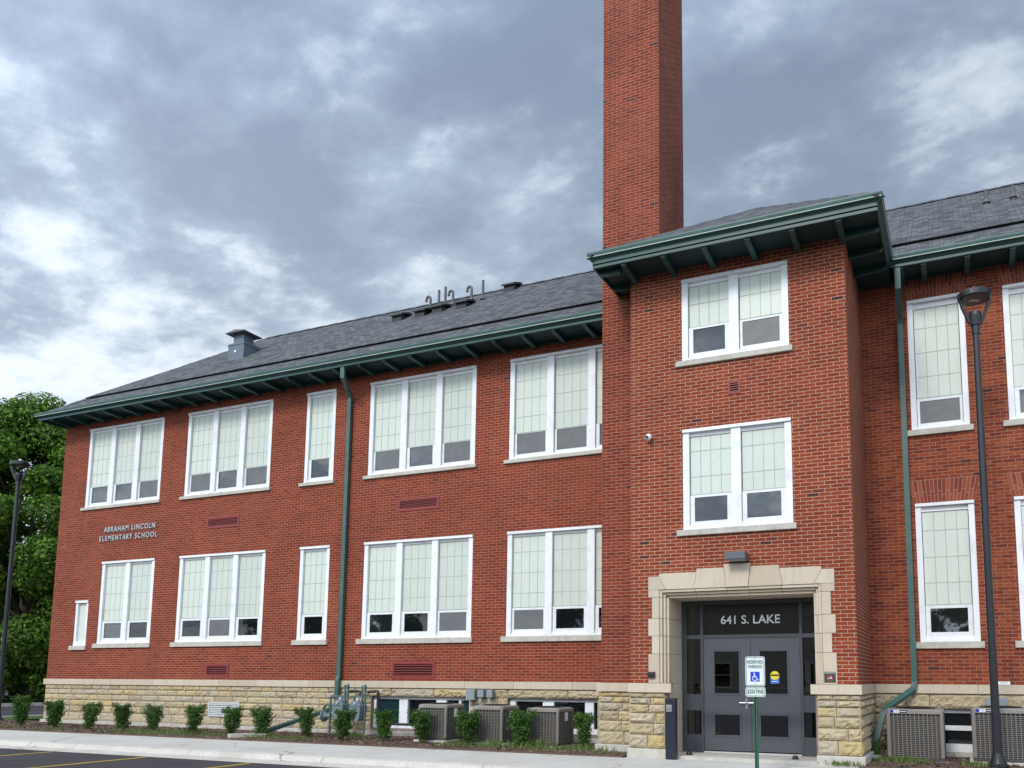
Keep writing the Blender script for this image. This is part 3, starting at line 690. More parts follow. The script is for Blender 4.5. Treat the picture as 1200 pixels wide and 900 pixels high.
k0 = len(b.f); base_backing(b, EX1, XR, 0, BASR); b.mi[k0:] = [1] * (len(b.f) - k0)
b.build('stone_base', [MT['stone'], MT['stone_mortar']], school, recalc=False)
# plinth course and cut-stone belt, in separate lengths
b = MB()
def lengths(fn, x0, x1, l, r=rng):
    x = x0
    while x < x1 - .01:
        xe = x + l * r.uniform(.8, 1.25); xe = x1 if x1 - xe < .4 else xe; fn(x + .0025, xe - .0025); x = xe
lengths(lambda a, c: b.cbox(a, c, -.055, .10, 1.2, ZB - .002, .006), XL - .055, -6.76, 1.5)
b.cbox(XL - .055, XL + .05, .105, 7.9, 1.2, ZB - .002, .006); b.build('stone_belt', MT['lime'], school); b = MB()
lengths(lambda a, c: b.cbox(a, c, -.055, .10, 1.2, ZB - .002, .006), EX1 + .06, XR, 1.6); b.build('stone_belt', MT['lime'], school); b = MB()
lengths(lambda a, c: b.cbox(a, c, YE - .06, YE + .08, 1.2, ZB - .002, .006), EX0 - .04, -5.0, .9); b.cbox(-6.79, EX0 - .045, -1.82, -1.70, 1.2, ZB - .002, .006); b.cbox(-6.79, -6.68, -1.695, -.06, 1.2, ZB - .002, .006); b.build('stone_belt', MT['lime'], school); b = MB()
lengths(lambda a, c: b.cbox(a, c, YE - .06, YE + .08, 1.2, ZB - .002, .006), -2.46, EX1 + .06, .9)
b.cbox(EX1 - .08, EX1 + .058, YE + .083, -1.2, 1.2, ZB - .002, .006); b.cbox(EX1 - .08, EX1 + .058, -1.195, -.06, 1.2, ZB - .002, .006)
b.build('stone_belt', MT['lime'], school)
b = MB()
lengths(lambda a, c: b.cbox(a, c, -.07, .05, -.1, .128, .012), XL - .06, -6.76, 1.4); b.build('stone_plinth', MT['sill'], school); b = MB(); lengths(lambda a, c: b.cbox(a, c, -.07, .05, -.1, .098, .012), EX1 + .09, XR, 1.4); b.build('stone_plinth', MT['sill'], school); b = MB()
b.cbox(EX0 - .05, -5.09, YE - .09, YE + .05, -.1, .165, .02); b.cbox(-6.82, EX0 - .055, -1.83, -1.70, -.1, .165, .02); b.build('stone_plinth', MT['sill'], school); b = MB(); b.cbox(-2.38, EX1 + .09, YE - .09, YE + .05, -.1, .165, .02); b.cbox(EX1 - .05, EX1 + .09, YE + .055, -.07, -.1, .165, .02)
b.build('stone_plinth', MT['sill'], school)

# basement windows
def basement(x0, x1, z0, z1, posts, panes):
    f = MB(); y = .12
    f.box(x0 + .002, x1 - .002, y, y + .1, z1 - .07, z1 - .003); f.box(x0 + .002, x1 - .002, y - .02, y + .1, z0 + .003, z0 + .12)
    for a, c in posts: f.box(a, c, y - .025, y + .1, z0 + .122, z1 - .072)
    fr = f.build('window', MT['white'], school)
    for a, c, mi in panes:
        p = MB(); p.box(a, c, y + .05, y + .06, z0 + .12, z1 - .07); p.build('pane', MT[mi], fr)
basement(-13.78, -10.88, .20, .985, ((-13.77, -13.70), (-12.99, -12.74), (-11.89, -11.60), (-11.24, -11.18), (-10.95, -10.89)), ((-13.7, -12.99, 'glass_teal'), (-12.74, -11.89, 'glass_dark'), (-11.60, -11.24, 'glass_dark'), (-11.18, -10.95, 'glass_teal')))
basement(-9.84, -7.55, .20, .985, ((-9.83, -9.68), (-8.965, -8.68), (-7.895, -7.68)), ((-9.68, -8.965, 'glass_dark'), (-8.68, -7.895, 'glass_dark'), (-7.68, -7.56, 'glass_dark')))
for x0, x1, z0, z1 in BASR:
    f = MB(); y = .1
    f.box(x0 + .002, x1 - .002, y, y + .1, z1 - .075, z1 - .003); f.box(x0 + .002, x1 - .002, y, y + .1, .51, .60); f.box(x0 + .002, x1 - .002, y - .02, y + .1, z0 + .003, z0 + .16)
    f.box(x0 + .002, x0 + .09, y - .004, y + .1, z0 + .162, z1 - .077); f.box(x1 - .09, x1 - .002, y - .004, y + .1, z0 + .162, z1 - .077)
    fr = f.build('window', MT['sash'], school); p = MB(); p.box(x0 + .09, x1 - .09, y + .05, y + .06, z0 + .16, z1 - .075); p.build('pane', MT['glass_dark'], fr)
# pale louvre low in the stone base
b = MB(); x0, x1, z0, z1 = -19.32, -18.17, .365, .765
b.box(x0, x1, -.062, .0, z1 - .05, z1); b.box(x0, x1, -.062, .0, z0, z0 + .05); b.box(x0, x0 + .05, -.062, 0, z0 + .051, z1 - .051); b.box(x1 - .05, x1, -.062, 0, z0 + .051, z1 - .051); b.box(x0 + .05, x1 - .05, -.045, -.04, z0 + .05, z1 - .05, 1)
for i in range(6):
    zc = z0 + .05 + (i + .5) * .05; b.prism([(-.058, zc - .018), (-.055, zc - .012), (-.043, zc + .02), (-.043, zc + .012)], x0 + .051, x1 - .051, 'X')
b.build('wall_louvre', [MT['grey_louvre'], MT['coil']], school)

# ------------------------------------------------------------------ chimney
CX0, CX1, CY0, CY1 = -6.71, -5.43, -1.75, -.05
b = MB()
for z0, z1, d in ((ZB, 18.6, 0), (18.6, 18.75, .05), (18.75, 18.9, .1)):
    b.box(CX0 - d, CX1 + d, CY0 - d, CY1 + d, z0, z1)
ch = b.build('chimney', MT['brick_chim'], school)
b = MB(); b.box(CX0 - .14, CX1 + .14, CY0 - .14, CY1 + .14, 18.9, 19.02); b.build('chimney_cap', MT['lime'], ch)

# ------------------------------------------------------------------ roof
OV = .82; ZG = 9.68; SL = .76
XG = XL - .32; YG = -OV; YM = 3.94; ZR = ZG + SL * (YM - YG)
YBk = 2 * YM - YG; HX = XG + (YM - YG); XE = XR + .5
b = MB(); st = 1.0; z1 = ZG + st * .70; up = .045
def PZ(d): return ZG + SL * d
zs1 = z1 + up
# lower strip (front, left, back), the small step, then the main slopes
b.face([(XG, YG, ZG), (XE, YG, ZG), (XE, YG + st, z1), (XG + st, YG + st, z1)], uv='slope_y')
b.face([(XG, YG, ZG), (XG + st, YG + st, z1), (XG + st, YBk - st, z1), (XG, YBk, ZG)], uv='slope_x')
b.face([(XG, YBk, ZG), (XG + st, YBk - st, z1), (XE, YBk - st, z1), (XE, YBk, ZG)], uv='slope_y')
e = .07; zu = z1 - SL * e * .5 + .062; th = .018; SU = (ZR - zu) / (YM - (YG + st - e))
def slab(z):        # the main slopes, over-hanging the lower strip
    F0, F1, Bk0, Bk1 = (XG + st - e, YG + st - e, zu + z), (XE, YG + st - e, zu + z), (XG + st - e, YBk - st + e, zu + z), (XE, YBk - st + e, zu + z)
    b.face([F0, F1, (XE, YM, ZR + z), (HX, YM, ZR + z)], uv='slope_y'); b.face([F0, (HX, YM, ZR + z), Bk0], uv='slope_x'); b.face([Bk0, (HX, YM, ZR + z), (XE, YM, ZR + z), Bk1], uv='slope_y')
slab(0); slab(-th)
b.face([(XG + st - e, YG + st - e, zu - th), (XE, YG + st - e, zu - th), (XE, YG + st - e, zu), (XG + st - e, YG + st - e, zu)])
b.face([(XG + st - e, YG + st - e, zu - th), (XG + st - e, YG + st - e, zu), (XG + st - e, YBk - st + e, zu), (XG + st - e, YBk - st + e, zu - th)])
b.face([(XG + st, YG + st, z1), (XE, YG + st, z1), (XE, YG + st + .02, z1 + .1), (XG + st, YG + st + .02, z1 + .1)])
# hipped roof of the entrance block
ex0, ex1, ey = -6.38, -.95, YE - OV; hw = (ex1 - ex0) / 2; exm = (ex0 + ex1) / 2; ze = ZG + .66 * hw; yv = YG + .66 * hw / SL + .1
A, B2, P_, V_, A2, B3 = (ex1, ey, ZG), (ex1, YG, ZG), (exm, ey + hw, ze), (exm, yv, ze), (ex0, ey, ZG), (ex0, YG, ZG)
b.face([A2, A, P_], uv='slope_y'); b.face([A, B2, V_, P_], uv='slope_x'); b.face([A2, P_, V_, B3], uv='slope_x')
roof = b.build('roof', MT['roof'], school, recalc=False)
b = MB()
def ridge(p, q, w=.13):
    p, q = Vector(p), Vector(q); d = (q - p); n = max(1, int(d.length / .3)); d /= n; side = d.cross(Vector((0, 0, 1))).normalized() * w
    for i in range(n):
        a, c = p + d * i, p + d * (i + 1.05); lift = Vector((0, 0, .028 + .008 * (i % 2)))
        drop = Vector((0, 0, -.62 * w - .02))
        b.raw([a - side + drop + lift, a + lift, a + side + drop + lift, c - side + drop + lift, c + lift, c + side + drop + lift], [(0, 1, 4, 3), (1, 2, 5, 4), (0, 2, 1), (0, 3, 5, 2)])
ridge((HX, YM, ZR), (XE, YM, ZR)); ridge((XG + .05, YG + .05, ZG), (HX, YM, ZR)); b.build('ridge_cap', MT['ridge'], roof)
b = MB(); ridge(A, P_, .11); ridge(A2, P_, .11); ridge(P_, V_, .11); b.build('ridge_cap', MT['ridge'], roof)

# soffits, fascia, gutters, brackets
b = MB()
ZS, ZSE = 9.545, 9.465
b.box(XG + .06, CX0 - .002, YG + .06, .02, ZS, ZS + .03); b.box(XG + .06, XL + .02, .022, YBk - .06, ZS, ZS + .03)
b.box(ex1 - .02, XE - .1, YG + .06, .02, ZS - .001, ZS + .03); b.box(XG + .06, XE - .1, 7.88, YBk - .06, ZS, ZS + .03)
b.box(ex0 + .06, ex1 - .06, ey + .06, YE + .02, ZSE, ZSE + .03); b.box(EX1 - .02, ex1 - .06, YE + .022, .03, ZSE, ZSE + .03); b.box(ex0 + .06, EX0 + .02, YE + .022, CY0 - .01, ZSE, ZSE + .03)
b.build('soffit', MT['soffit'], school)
b = MB()
def fascia(p, q, zlo, d=.03):
    x0, x1 = sorted((p[0], q[0])); y0, y1 = sorted((p[1], q[1])); b.box(x0, x1 + (d if x0 == x1 else 0), y0, y1 + (d if y0 == y1 else 0), zlo, 9.66)
fascia((XG + .06, YG + .06), (CX0 - .003, YG + .06), ZS - .055); fascia((ex1 - .03, YG + .06), (XE, YG + .06), ZS - .055)
fascia((XG + .06, YG + .092), (XG + .06, YBk - .06), ZS - .055)
fascia((ex0 + .06, ey + .06), (ex1 - .06, ey + .06), ZSE - .055); fascia((ex1 - .09, ey + .092), (ex1 - .09, YG + .055), ZSE - .055); fascia((ex0 + .06, ey + .092), (ex0 + .06, CY0 - .01), ZSE - .055)
# frieze trim against the wall
b.box(XL + .01, CX0 - .003, -.04, -.002, ZS - .07, ZS - .002); b.box(EX1 + .002, XR, -.04, -.002, ZS - .03, ZS - .003); 
b.build('fascia', MT['green'], school)
def gutter(pts, name='gutter'):
    """K-profile gutter swept along a plan polyline (outside to the right-hand side)"""
    g_ = MB(); prof_ = [(-.09, -.13, 0), (-.07, -.13, 0), (-.045, -.10, 0), (-.005, -.078, 0), (.016, -.070, 1), (.020, -.054, 1), (.022, -.052, 0), (.034, .0, 0), (.034, .022, 0), (-.09, .022, 0)]
    pts = [Vector((*p, 0)) for p in pts]; rings = []
    for i, p in enumerate(pts):
        def nr(a, c): d = (c - a).normalized(); return Vector((d.y, -d.x, 0))
        if i == 0: n_ = nr(pts[0], pts[1])
        elif i == len(pts) - 1: n_ = nr(pts[-2], pts[-1])
        else:
            n1, n2 = nr(pts[i - 1], p), nr(p, pts[i + 1]); n_ = (n1 + n2) / (1 + n1.dot(n2))
        rings.append([p + n_ * a + Vector((0, 0, ZG + c)) for a, c, _ in prof_])
    n = len(prof_)
    for r0, r1 in zip(rings, rings[1:]):
        for k in range(n): g_.face([r0[k], r1[k], r1[(k + 1) % n], r0[(k + 1) % n]], 2 if k in (2, 3) else (1 if prof_[k][2] and prof_[(k + 1) % n][2] else 0))
    g_.face(rings[0]); g_.face(rings[-1][::-1])
    return g_.build(name, [MT['gutter'], MT['lip'], MT['green']], school)
gutter([(XG, YBk), (XG, YG), (CX0 - .004, YG)])
gutter([(ex0, CY0 - .012), (ex0, ey), (ex1, ey), (ex1, YG), (XE, YG)])
def bracket(x, y0, y1, zs, along='Y', w=.10):
    """rafter tail under the soffit, from the wall (y1) out to the fascia (y0)"""
    q = MB(); d = abs(y1 - y0); sg = 1 if y1 > y0 else -1
    prof_ = [(y0, zs - .002), (y0, zs - .085), (y0 + sg * .05, zs - .11), (y1, zs - .15), (y1, zs - .002)]
    if along == 'Y': q.prism(prof_, x - w / 2, x + w / 2, 'X')
    else: q.prism(prof_, x - w / 2, x + w / 2, 'Y')
    q.build('bracket', MT['green'], school)
x = -26.06
while x < -6.8: bracket(x, YG + .095, -.045, ZS); x += .8025
for i in range(6): bracket(-5.69 + .805 * i, ey + .095, YE - .003, ZSE)
for k in range(12): bracket(-1.16 + .78 * k if k else -.80, YG + .095, -.045, ZS)
for y in (-2.55, -1.78, -1.0): bracket(y, ex1 - .095, EX1 + .003, ZSE, 'X')
for y in (-2.9, -2.2): bracket(y, ex0 + .095, EX0 - .003, ZSE, 'X')
for k in range(9): bracket(.4 + .85 * k, XG + .095, XL - .003, ZS, 'X', .085)

# roof ventilator, box vents and pipes
def RZ(y): return ZG + SL * (y - YG)
q = MB(); q.prism([(1.5, RZ(1.5) - .1), (1.5, 12.0), (1.95, 12.06), (2.24, 12.0), (2.24, RZ(2.2) - .1)], -21.10, -20.44, 'X'); q.box(-21.125, -20.415, 1.485, 2.26, 11.93, 11.97)
q.box(-21.02, -20.58, 1.62, 2.02, 12.0, 12.34)
rv = q.build('roof_ventilator', MT['flash'], roof)
q = MB(); q.prism([(-21.20, 12.34), (-20.40, 12.34), (-20.40, 12.365), (-20.8, 12.43), (-21.20, 12.365)], 1.44, 2.2, 'Y'); q.build('ventilator_cap', MT['flash2'], rv)
q = MB(); q.lathe([(.035, -.012), (.045, 0)], 12, (-20.80, 1.499, 11.72), 'Y'); q.build('ventilator_plug', MT['white'], rv)
for x, y in ((-15.25, 2.55), (-14.40, 2.52), (-13.86, 2.62), (-12.98, 2.55), (-12.05, 3.70)):
    q = MB(); z = RZ(y); q.box(x - .17, x + .17, y - .16, y + .2, z - .12, z + .10); q.prism([(y - .23, z + .05), (y - .21, z + .11), (y + .16, z + .27), (y + .30, z + .27), (y + .30, z + .2), (y + .14, z + .2)], x - .23, x + .23, 'X')
    q.build('roof_vent', MT['vent'], roof)
def pipe(x, y, h, goose, r_=.04):
    q = MB(); z = RZ(y)
    if goose:
        pts = [(x, y, z - .1), (x, y, z + h - .10)] + [(x - .075 + .075 * math.cos(a), y, z + h - .10 + .10 * math.sin(a)) for a in [math.pi * i / 6 for i in range(1, 7)]] + [(x - .15, y, z + h - .15)]
        q.tube(pts, r_, 10)
    else: q.tube([(x, y, z - .1), (x, y, z + h)], r_, 10)
    q.lathe([(.085, 0), (.07, .06), (.05, .10)], 12, (x, y, z + .02)); q.build('vent_pipe', MT['lead'], roof)
for a_ in ((-14.33, 2.80, .50, True), (-14.22, 3.08, .58, False), (-13.92, 2.98, .66, False), (-13.66, 3.0, .50, True), (-13.04, 3.05, .50, True), (-12.60, 2.98, .62, False)): pipe(*a_)
pipe(.92, 2.35, .30, False, .05); pipe(1.46, 2.35, .30, False, .05)

# downspouts
q = MB(); q.rect_tube([(-14.52, YG + .12, 9.60), (-14.52, YG + .12, 9.22), (-14.76, -.14, 8.98), (-14.77, -.085, 8.85), (-14.77, -.085, 1.5), (-14.77, -.13, 1.38), (-14.77, -.13, .80), (-14.85, -.22, .66), (-15.3, -.95, .38), (-15.80, -1.62, .09)], .115, .085)
for z in (8.2, 5.4, 2.6): q.box(-14.84, -14.70, -.045, -.002, z, z + .05)
q.build('downspout', MT['ds'], school)
q = MB(); q.rect_tube([(-.86, YG + .12, 9.62), (-.86, YG + .12, 9.08), (-.875, -.14, 8.70), (-.88, -.085, 8.58), (-.88, -.085, 1.42), (-.90, -.13, 1.28), (-1.36, -.50, .93), (-1.43, -.56, .84), (-1.62, -.93, .06)], .105, .085)
for z in (7.6, 4.9, 2.4): q.box(-.945, -.815, -.045, -.002, z, z + .05)
q.build('downspout', MT['ds'], school)

# ------------------------------------------------------------------ entrance
b = MB()
def blk(poly, y0=YE - .02, y1=YE + .14): b.prism(poly, y0, y1, 'Y')
g2 = .0025
def rect(x0, x1, z0, z1, y0=YE - .02, y1=YE + .14): b.cbox(x0 + g2, x1 - g2, y0, y1, z0 + g2, z1 - g2, .006)
ML, MR = -5.235, -2.235           # outer edges of the moulding
zz_l = [(2.985, 3.13, -5.455), (2.583, 2.985, -5.385), (2.257, 2.583, -5.457), (1.92, 2.257, -5.387), (ZB, 1.92, -5.457)]
for z0, z1, xo in zz_l:
    rect(xo, ML, z0, z1); xr = -7.46 - xo; rect(MR, xr, z0, z1)
head = [((-5.455, 3.13), (-5.10, 3.13), (-5.235, 3.385), (-5.455, 3.385)), ((-5.10, 3.13), (-4.56, 3.13), (-4.50, 3.44), (-5.235, 3.44), (-5.235, 3.385)), ((-4.56, 3.13), (-3.93, 3.13), (-3.98, 3.50), (-4.50, 3.50), (-4.50, 3.44)),
        ((-3.93, 3.13), (-3.53, 3.13), (-3.48, 3.56), (-3.98, 3.56)),
        ((-3.53, 3.13), (-2.90, 3.13), (-2.96, 3.44), (-2.96, 3.50), (-3.48, 3.50)), ((-2.90, 3.13), (-2.36, 3.13), (-2.225, 3.385), (-2.225, 3.44), (-2.96, 3.44)), ((-2.36, 3.13), (-2.005, 3.13), (-2.005, 3.385), (-2.225, 3.385))]
def shrink(poly, d=.003):
    cx = sum(p[0] for p in poly) / len(poly); cz = sum(p[1] for p in poly) / len(poly)
    return [(p[0] + (d if p[0] < cx else -d), p[1] + (d if p[1] < cz else -d)) for p in poly]
for i, h in enumerate(head): blk(shrink(h), YE - (.035 if i == 3 else .02))
# stepped moulding into the reveal: jambs and head, in blocks
steps = [(0.0, .055, .0), (.055, .105, .055), (.105, .155, .105)]       # inset from, inset to, depth
OPL, OPR, OPT = ML + .155, MR - .155, 3.13 - .155
for a, c, d in steps:
    for z0, z1, xo in zz_l:
        zz1 = z1 if z1 < 3.0 else 3.13 - a
        rect(ML + a, ML + c, z0, min(zz1, 3.13 - a), YE + d, YE + .2); rect(MR - c, MR - a, z0, min(zz1, 3.13 - a), YE + d, YE + .2)
    for xa, xb in ((ML + c, -4.53), (-4.53, -3.93), (-3.93, -3.53), (-3.53, -2.93), (-2.93, MR - c)): rect(xa, xb, 3.13 - c, 3.13 - a, YE + d, YE + .2)
YD = YE + .88
for z0, z1, xo in zz_l + [(.05, .70, 0), (.70, ZB, 0)]:
    z1_ = min(z1, OPT); rect(OPL - .12, OPL, z0, z1_, YE + (.203 if z0 >= ZB else .14), YD + .05); rect(OPR, OPR + .12, z0, z1_, YE + (.203 if z0 >= ZB else .14), YD + .05)
rect(OPL - .1, OPR + .1, OPT, OPT + .12, YE + .203, YD + .05)
b.build('door_surround', MT['lime'], school)
b = MB(); b.cbox(OPL - .03, OPR + .03, YE - .045, YD + .3, -.1, .055, .008); b.build('doorstep', MT['sill'], school)
# frame, transom, sidelights, two leaves
KX = 1.0212
def sx(x): return x * KX
def sz(z): return 1.46 + (z - 1.46) * KX
fr = MB(); x0, x1 = OPL + .003, OPR - .003; y0, y1 = YD, YD + .12
dl, dr = sx(-4.545), sx(-2.735); zt = sz(2.222); dm = (dl + dr) / 2
fr.box(x0, x1, y0, y1, sz(2.865), OPT - .003)
fr.box(x0, x0 + .09, y0, y1, .057, sz(2.863)); fr.box(x1 - .09, x1, y0, y1, .057, sz(2.863))
fr.box(dl - .055, dl - .003, y0 - .012, y1, .057, sz(2.863)); fr.box(dr + .003, dr + .055, y0 - .012, y1, .057, sz(2.863))
fr.box(dl - .002, dr + .002, y0 - .006, y1, zt + .004, sz(2.29))
for a, c in ((x0 + .091, dl - .056), (dr + .056, x1 - .091)):
    for z0, z1 in ((.057, sz(.415)), (sz(.865), sz(1.165)), (sz(2.215), sz(2.29))): fr.box(a, c, y0, y1, z0, z1)
frame = fr.build('door_frame', MT['door_frame'], school)
for nm, a, c, z0, z1 in (('transom_pane', dl, dr, sz(2.29), sz(2.865)), ('sidelight_pane', x0 + .09, dl - .055, sz(.415), sz(.865)), ('sidelight_pane', x0 + .09, dl - .055, sz(1.165), sz(2.215)), ('sidelight_pane', x0 + .09, dl - .055, sz(2.29), sz(2.865)),
                     ('sidelight_pane', dr + .055, x1 - .09, sz(.415), sz(.865)), ('sidelight_pane', dr + .055, x1 - .09, sz(1.165), sz(2.215)), ('sidelight_pane', dr + .055, x1 - .09, sz(2.29), sz(2.865))):
    q = MB(); q.face([(a, y0 + .05, z0), (c, y0 + .05, z0), (c, y0 + .05, z1), (a, y0 + .05, z1)]); q.build(nm, MT['door_glass'], frame)
q = MB(); text_mb(q, '641 S. LAKE', sx(-3.648), y0 + .046, sz(2.573), 1.15, .168, .003, offset=.012); q.build('address_lettering', MT['white_vinyl'], frame)
q = MB(); q.box(dl - .0, dr + .0, YD - .03, YD + .1, .057, .085); q.build('threshold', MT['alu'], frame)
for side in (0, 1):
    a, c = (dl + .002, dm - .003) if side == 0 else (dm + .003, dr - .002); zb = .105
    gx0, gx1 = (sx(-4.365), sx(-3.832)) if side == 0 else (sx(-3.495), sx(-2.936)); ya, yb = YD + .008, YD + .052
    lf = MB(); lf.box(a, gx0, ya, yb, zb, zt); lf.box(gx1, c, ya, yb, zb, zt)
    for z0, z1 in ((zb, sz(.382)), (sz(.822), sz(1.16)), (sz(2.003), zt)): lf.box(gx0 + .0005, gx1 - .0005, ya, yb, z0, z1)
    for z0, z1 in ((sz(.382), sz(.822)), (sz(1.16), sz(2.003))):       # glazing beads
        for bx in ((gx0, gx0 + .03, z0, z1), (gx1 - .03, gx1, z0, z1), (gx0 + .031, gx1 - .031, z0, z0 + .03), (gx0 + .031, gx1 - .031, z1 - .03, z1)): lf.box(bx[0] + .001, bx[1] - .001, ya - .012, ya + .02, bx[2] + .001, bx[3] - .001)
    leafo = lf.build('door', MT['door'], school)
    for z0, z1 in ((sz(.382), sz(.822)), (sz(1.16), sz(2.003))):
        q = MB(); q.face([(gx0, yb - .02, z0), (gx1, yb - .02, z0), (gx1, yb - .02, z1), (gx0, yb - .02, z1)]); q.build('pane', MT['door_glass'], leafo)
    q = MB(); hx = dm - .09 if side == 0 else dm + .075
    q.box(hx - .022, hx + .022, ya - .012, ya + .001, sz(.91), sz(1.10)); q.tube([(hx, ya - .01, sz(1.02)), (hx, ya - .06, sz(1.02)), (hx - .015, ya - .065, sz(1.02)), (hx - .125, ya - .06, sz(1.02))], .012, 8)
    q.build('handle', MT['steel'], leafo)
    q = MB()
    for z in (.35, 1.15, 1.95): q.tube([((a if side == 0 else c), ya - .006, z), ((a if side == 0 else c), ya - .006, z + .11)], .012, 8)
    q.build('hinge', MT['door_frame'], leafo)
    if side == 1:
        q = MB(); stx, sty = sx(-3.2), yb - .024; n = 24
        q.box(stx - .085, stx + .085, sty - .001, sty + .001, sz(1.375), sz(1.50), 1)
        q.lathe([(.083, -.0025), (.083, .0)], n, (stx, sty - .001, sz(1.525)), 'Y', 0); q.box(stx - .075, stx + .075, sty - .0055, sty - .004, sz(1.515), sz(1.545), 2); q.box(stx - .06, stx + .06, sty - .004, sty - .0015, sz(1.41), sz(1.42), 3)
        q.build('sticker', [MT['yellow'], MT['stickerblue'], MT['badge_black'], MT['white_vinyl']], leafo)
# vestibule behind the glass
q = MB(); vx0, vx1, vy0, vy1 = OPL - .3, OPR + .3, YD + .14, 3.0
q.face([(vx0, vy0, .05), (vx1, vy0, .05), (vx1, vy1, .05), (vx0, vy1, .05)], 1); q.face([(vx0, vy0, 3.1), (vx1, vy0, 3.1), (vx1, vy1, 3.1), (vx0, vy1, 3.1)], 0)
q.face([(vx0, vy1, .05), (vx1, vy1, .05), (vx1, vy1, 3.1), (vx0, vy1, 3.1)], 0); q.face([(vx0, vy0, .05), (vx0, vy1, .05), (vx0, vy1, 3.1), (vx0, vy0, 3.1)], 0); q.face([(vx1, vy0, .05), (vx1, vy1, .05), (vx1, vy1, 3.1), (vx1, vy0, 3.1)], 0)
q.box(vx0 + .02, vx0 + .07, vy0 + .1, vy0 + 1.5, .08, 2.1, 2); q.box(vx0 + .5, vx0 + .56, vy0 + .5, vy0 + 1.6, .08, 2.0, 2)
q.box(-4.2, -3.2, vy1 - .1, vy1 - .01, .05, 2.2, 1)
q.build('vestibule', [MT['interior'], MT['intfloor'], MT['wood']], school, recalc=False)

# ------------------------------------------------------------------ fixtures on the walls
t = thing('wall_lettering', 'two lines of raised grey capitals naming the school, high on the left wing', 'sign', (-23.0, 0, 5.6))
for body, cx, cz, w_ in (('ABRAHAM LINCOLN', -23.05, 5.94, 2.22), ('ELEMENTARY SCHOOL', -23.08, 5.665, 2.50)):
    q = MB(); text_mb(q, body, cx, -.012, cz, w_, .158, .03, offset=.006, tracking=1.3); q.build('letters', MT['letter'], t)
t = thing('wall_light', 'dark grey wall light over the keystone of the doorway', 'light', (-3.70, YE, 3.6))
q = MB(); q.cbox(-3.885, -3.505, YE - .30, YE - .03, 3.60, 3.74, .012); q.build('housing', MT['bronze'], t)
q = MB(); q.box(-3.80, -3.58, YE - .035, YE - .001, 3.57, 3.76); q.build('back_plate', MT['bronze'], t)
q = MB(); q.box(-3.86, -3.53, YE - .27, YE - .06, 3.592, 3.599); q.build('diffuser', MT['lens'], t)
t = thing('security_camera', 'small white dome camera on the brick left of the middle entrance window', 'camera', (-5.40, YE, 6.1))
q = MB(); q.lathe([(.05, 0), (.05, -.05)], 14, (-5.415, YE - .001, 6.13), 'Y'); q.build('mount', MT['white'], t)
q = MB(); q.lathe([(.02, .066), (.05, .045), (.068, .0), (.05, -.045), (.02, -.066)], 16, (-5.41, YE - .10, 6.10), 'Z'); q.build('dome', MT['white'], t, smooth=True)
q = MB(); q.lathe([(.03, -.012), (.03, .02)], 12, (-5.42, YE - .165, 6.09), 'Y'); q.build('lens', MT['black'], t)
t = thing('intercom', 'small dark intercom box on the left stone jamb of the doorway', 'intercom', (-5.385, YE - .02, 1.48))
q = MB(); q.cbox(-5.455, -5.315, YE - .075, YE - .021, 1.475, 1.585, .008); q.build('case', MT['black'], t)
q = MB(); q.box(-5.43, -5.40, YE - .078, YE - .0755, 1.545, 1.56); q.box(-5.37, -5.34, YE - .078, YE - .0755, 1.545, 1.56, 1); q.build('indicator', [MT['signgreen'], MT['red']], t)
t = thing('wall_sign', 'small square dark green sign with red prohibition ring on the right stone jamb', 'sign', (-2.125, YE - .02, 1.4))
q = MB(); q.box(-2.222, -2.03, YE - .028, YE - .0215, 1.405, 1.588); q.build('plate', MT['plaque'], t)
q = MB(); q.box(-2.215, -2.037, YE - .030, YE - .0285, 1.560, 1.582); q.build('heading_strip', MT['reader'], t)
q = MB()
for i in range(24):
    a0, a1 = 2 * math.pi * i / 24, 2 * math.pi * (i + 1) / 24
    q.face([(-2.126 + r_ * math.cos(a), YE - .0305, 1.482 + r_ * math.sin(a)) for r_, a in ((.055, a0), (.055, a1), (.043, a1), (.043, a0))])
q.prism([(-2.166, 1.513), (-2.158, 1.521), (-2.086, 1.451), (-2.094, 1.443)], YE - .0312, YE - .0304, 'Y'); q.box(-2.160, -2.095, YE - .0295, YE - .0285, 1.470, 1.482, 1); q.box(-2.12, -2.10, YE - .0295, YE - .0285, 1.488, 1.505, 1)
q.build('symbol', [MT['red'], MT['white_vinyl']], t, recalc=False)
for lab, x0, x1, z0, z1 in (('tall grey electrical box, leftmost of three on the stone above the basement windows', -10.88, -10.64, .935, 1.19), ('small grey electrical box, middle one of three above the basement windows', -10.56, -10.395, 1.0, 1.18), ('small grey electrical box, rightmost of three above the basement windows', -10.315, -10.16, 1.0, 1.18),
                            ('wide grey electrical box on the stone behind the right air conditioner', .345, .70, .99, 1.135)):
    t = thing('electrical_box', lab, 'electrical box', (x0, -.05, z0), 'grey electrical boxes on the stone base')
    q = MB(); q.cbox(x0, x1, -.19, -.10, z0, z1, .008); q.build('cover', MT['ebox'], t)
    q = MB(); q.box(x0 + .01, x1 - .01, -.099, -.02, z0 + .01, z1 - .01); q.tube([((x0 + x1) / 2, -.12, z0 + .01), ((x0 + x1) / 2, -.12, z0 - .12)], .014, 8); q.build('back_box', MT['ebox'], t)
t = thing('number_plate', 'thin white plate stuck on the brick above the right air conditioner', 'sign', (.56, 0, 1.37))
q = MB(); q.box(.562, .772, -.008, -.001, 1.376, 1.432); q.build('plate', MT['white_vinyl'], t); q = MB(); q.box(.60, .73, -.0095, -.0085, 1.40, 1.412); q.build('print', MT['reader'], t)
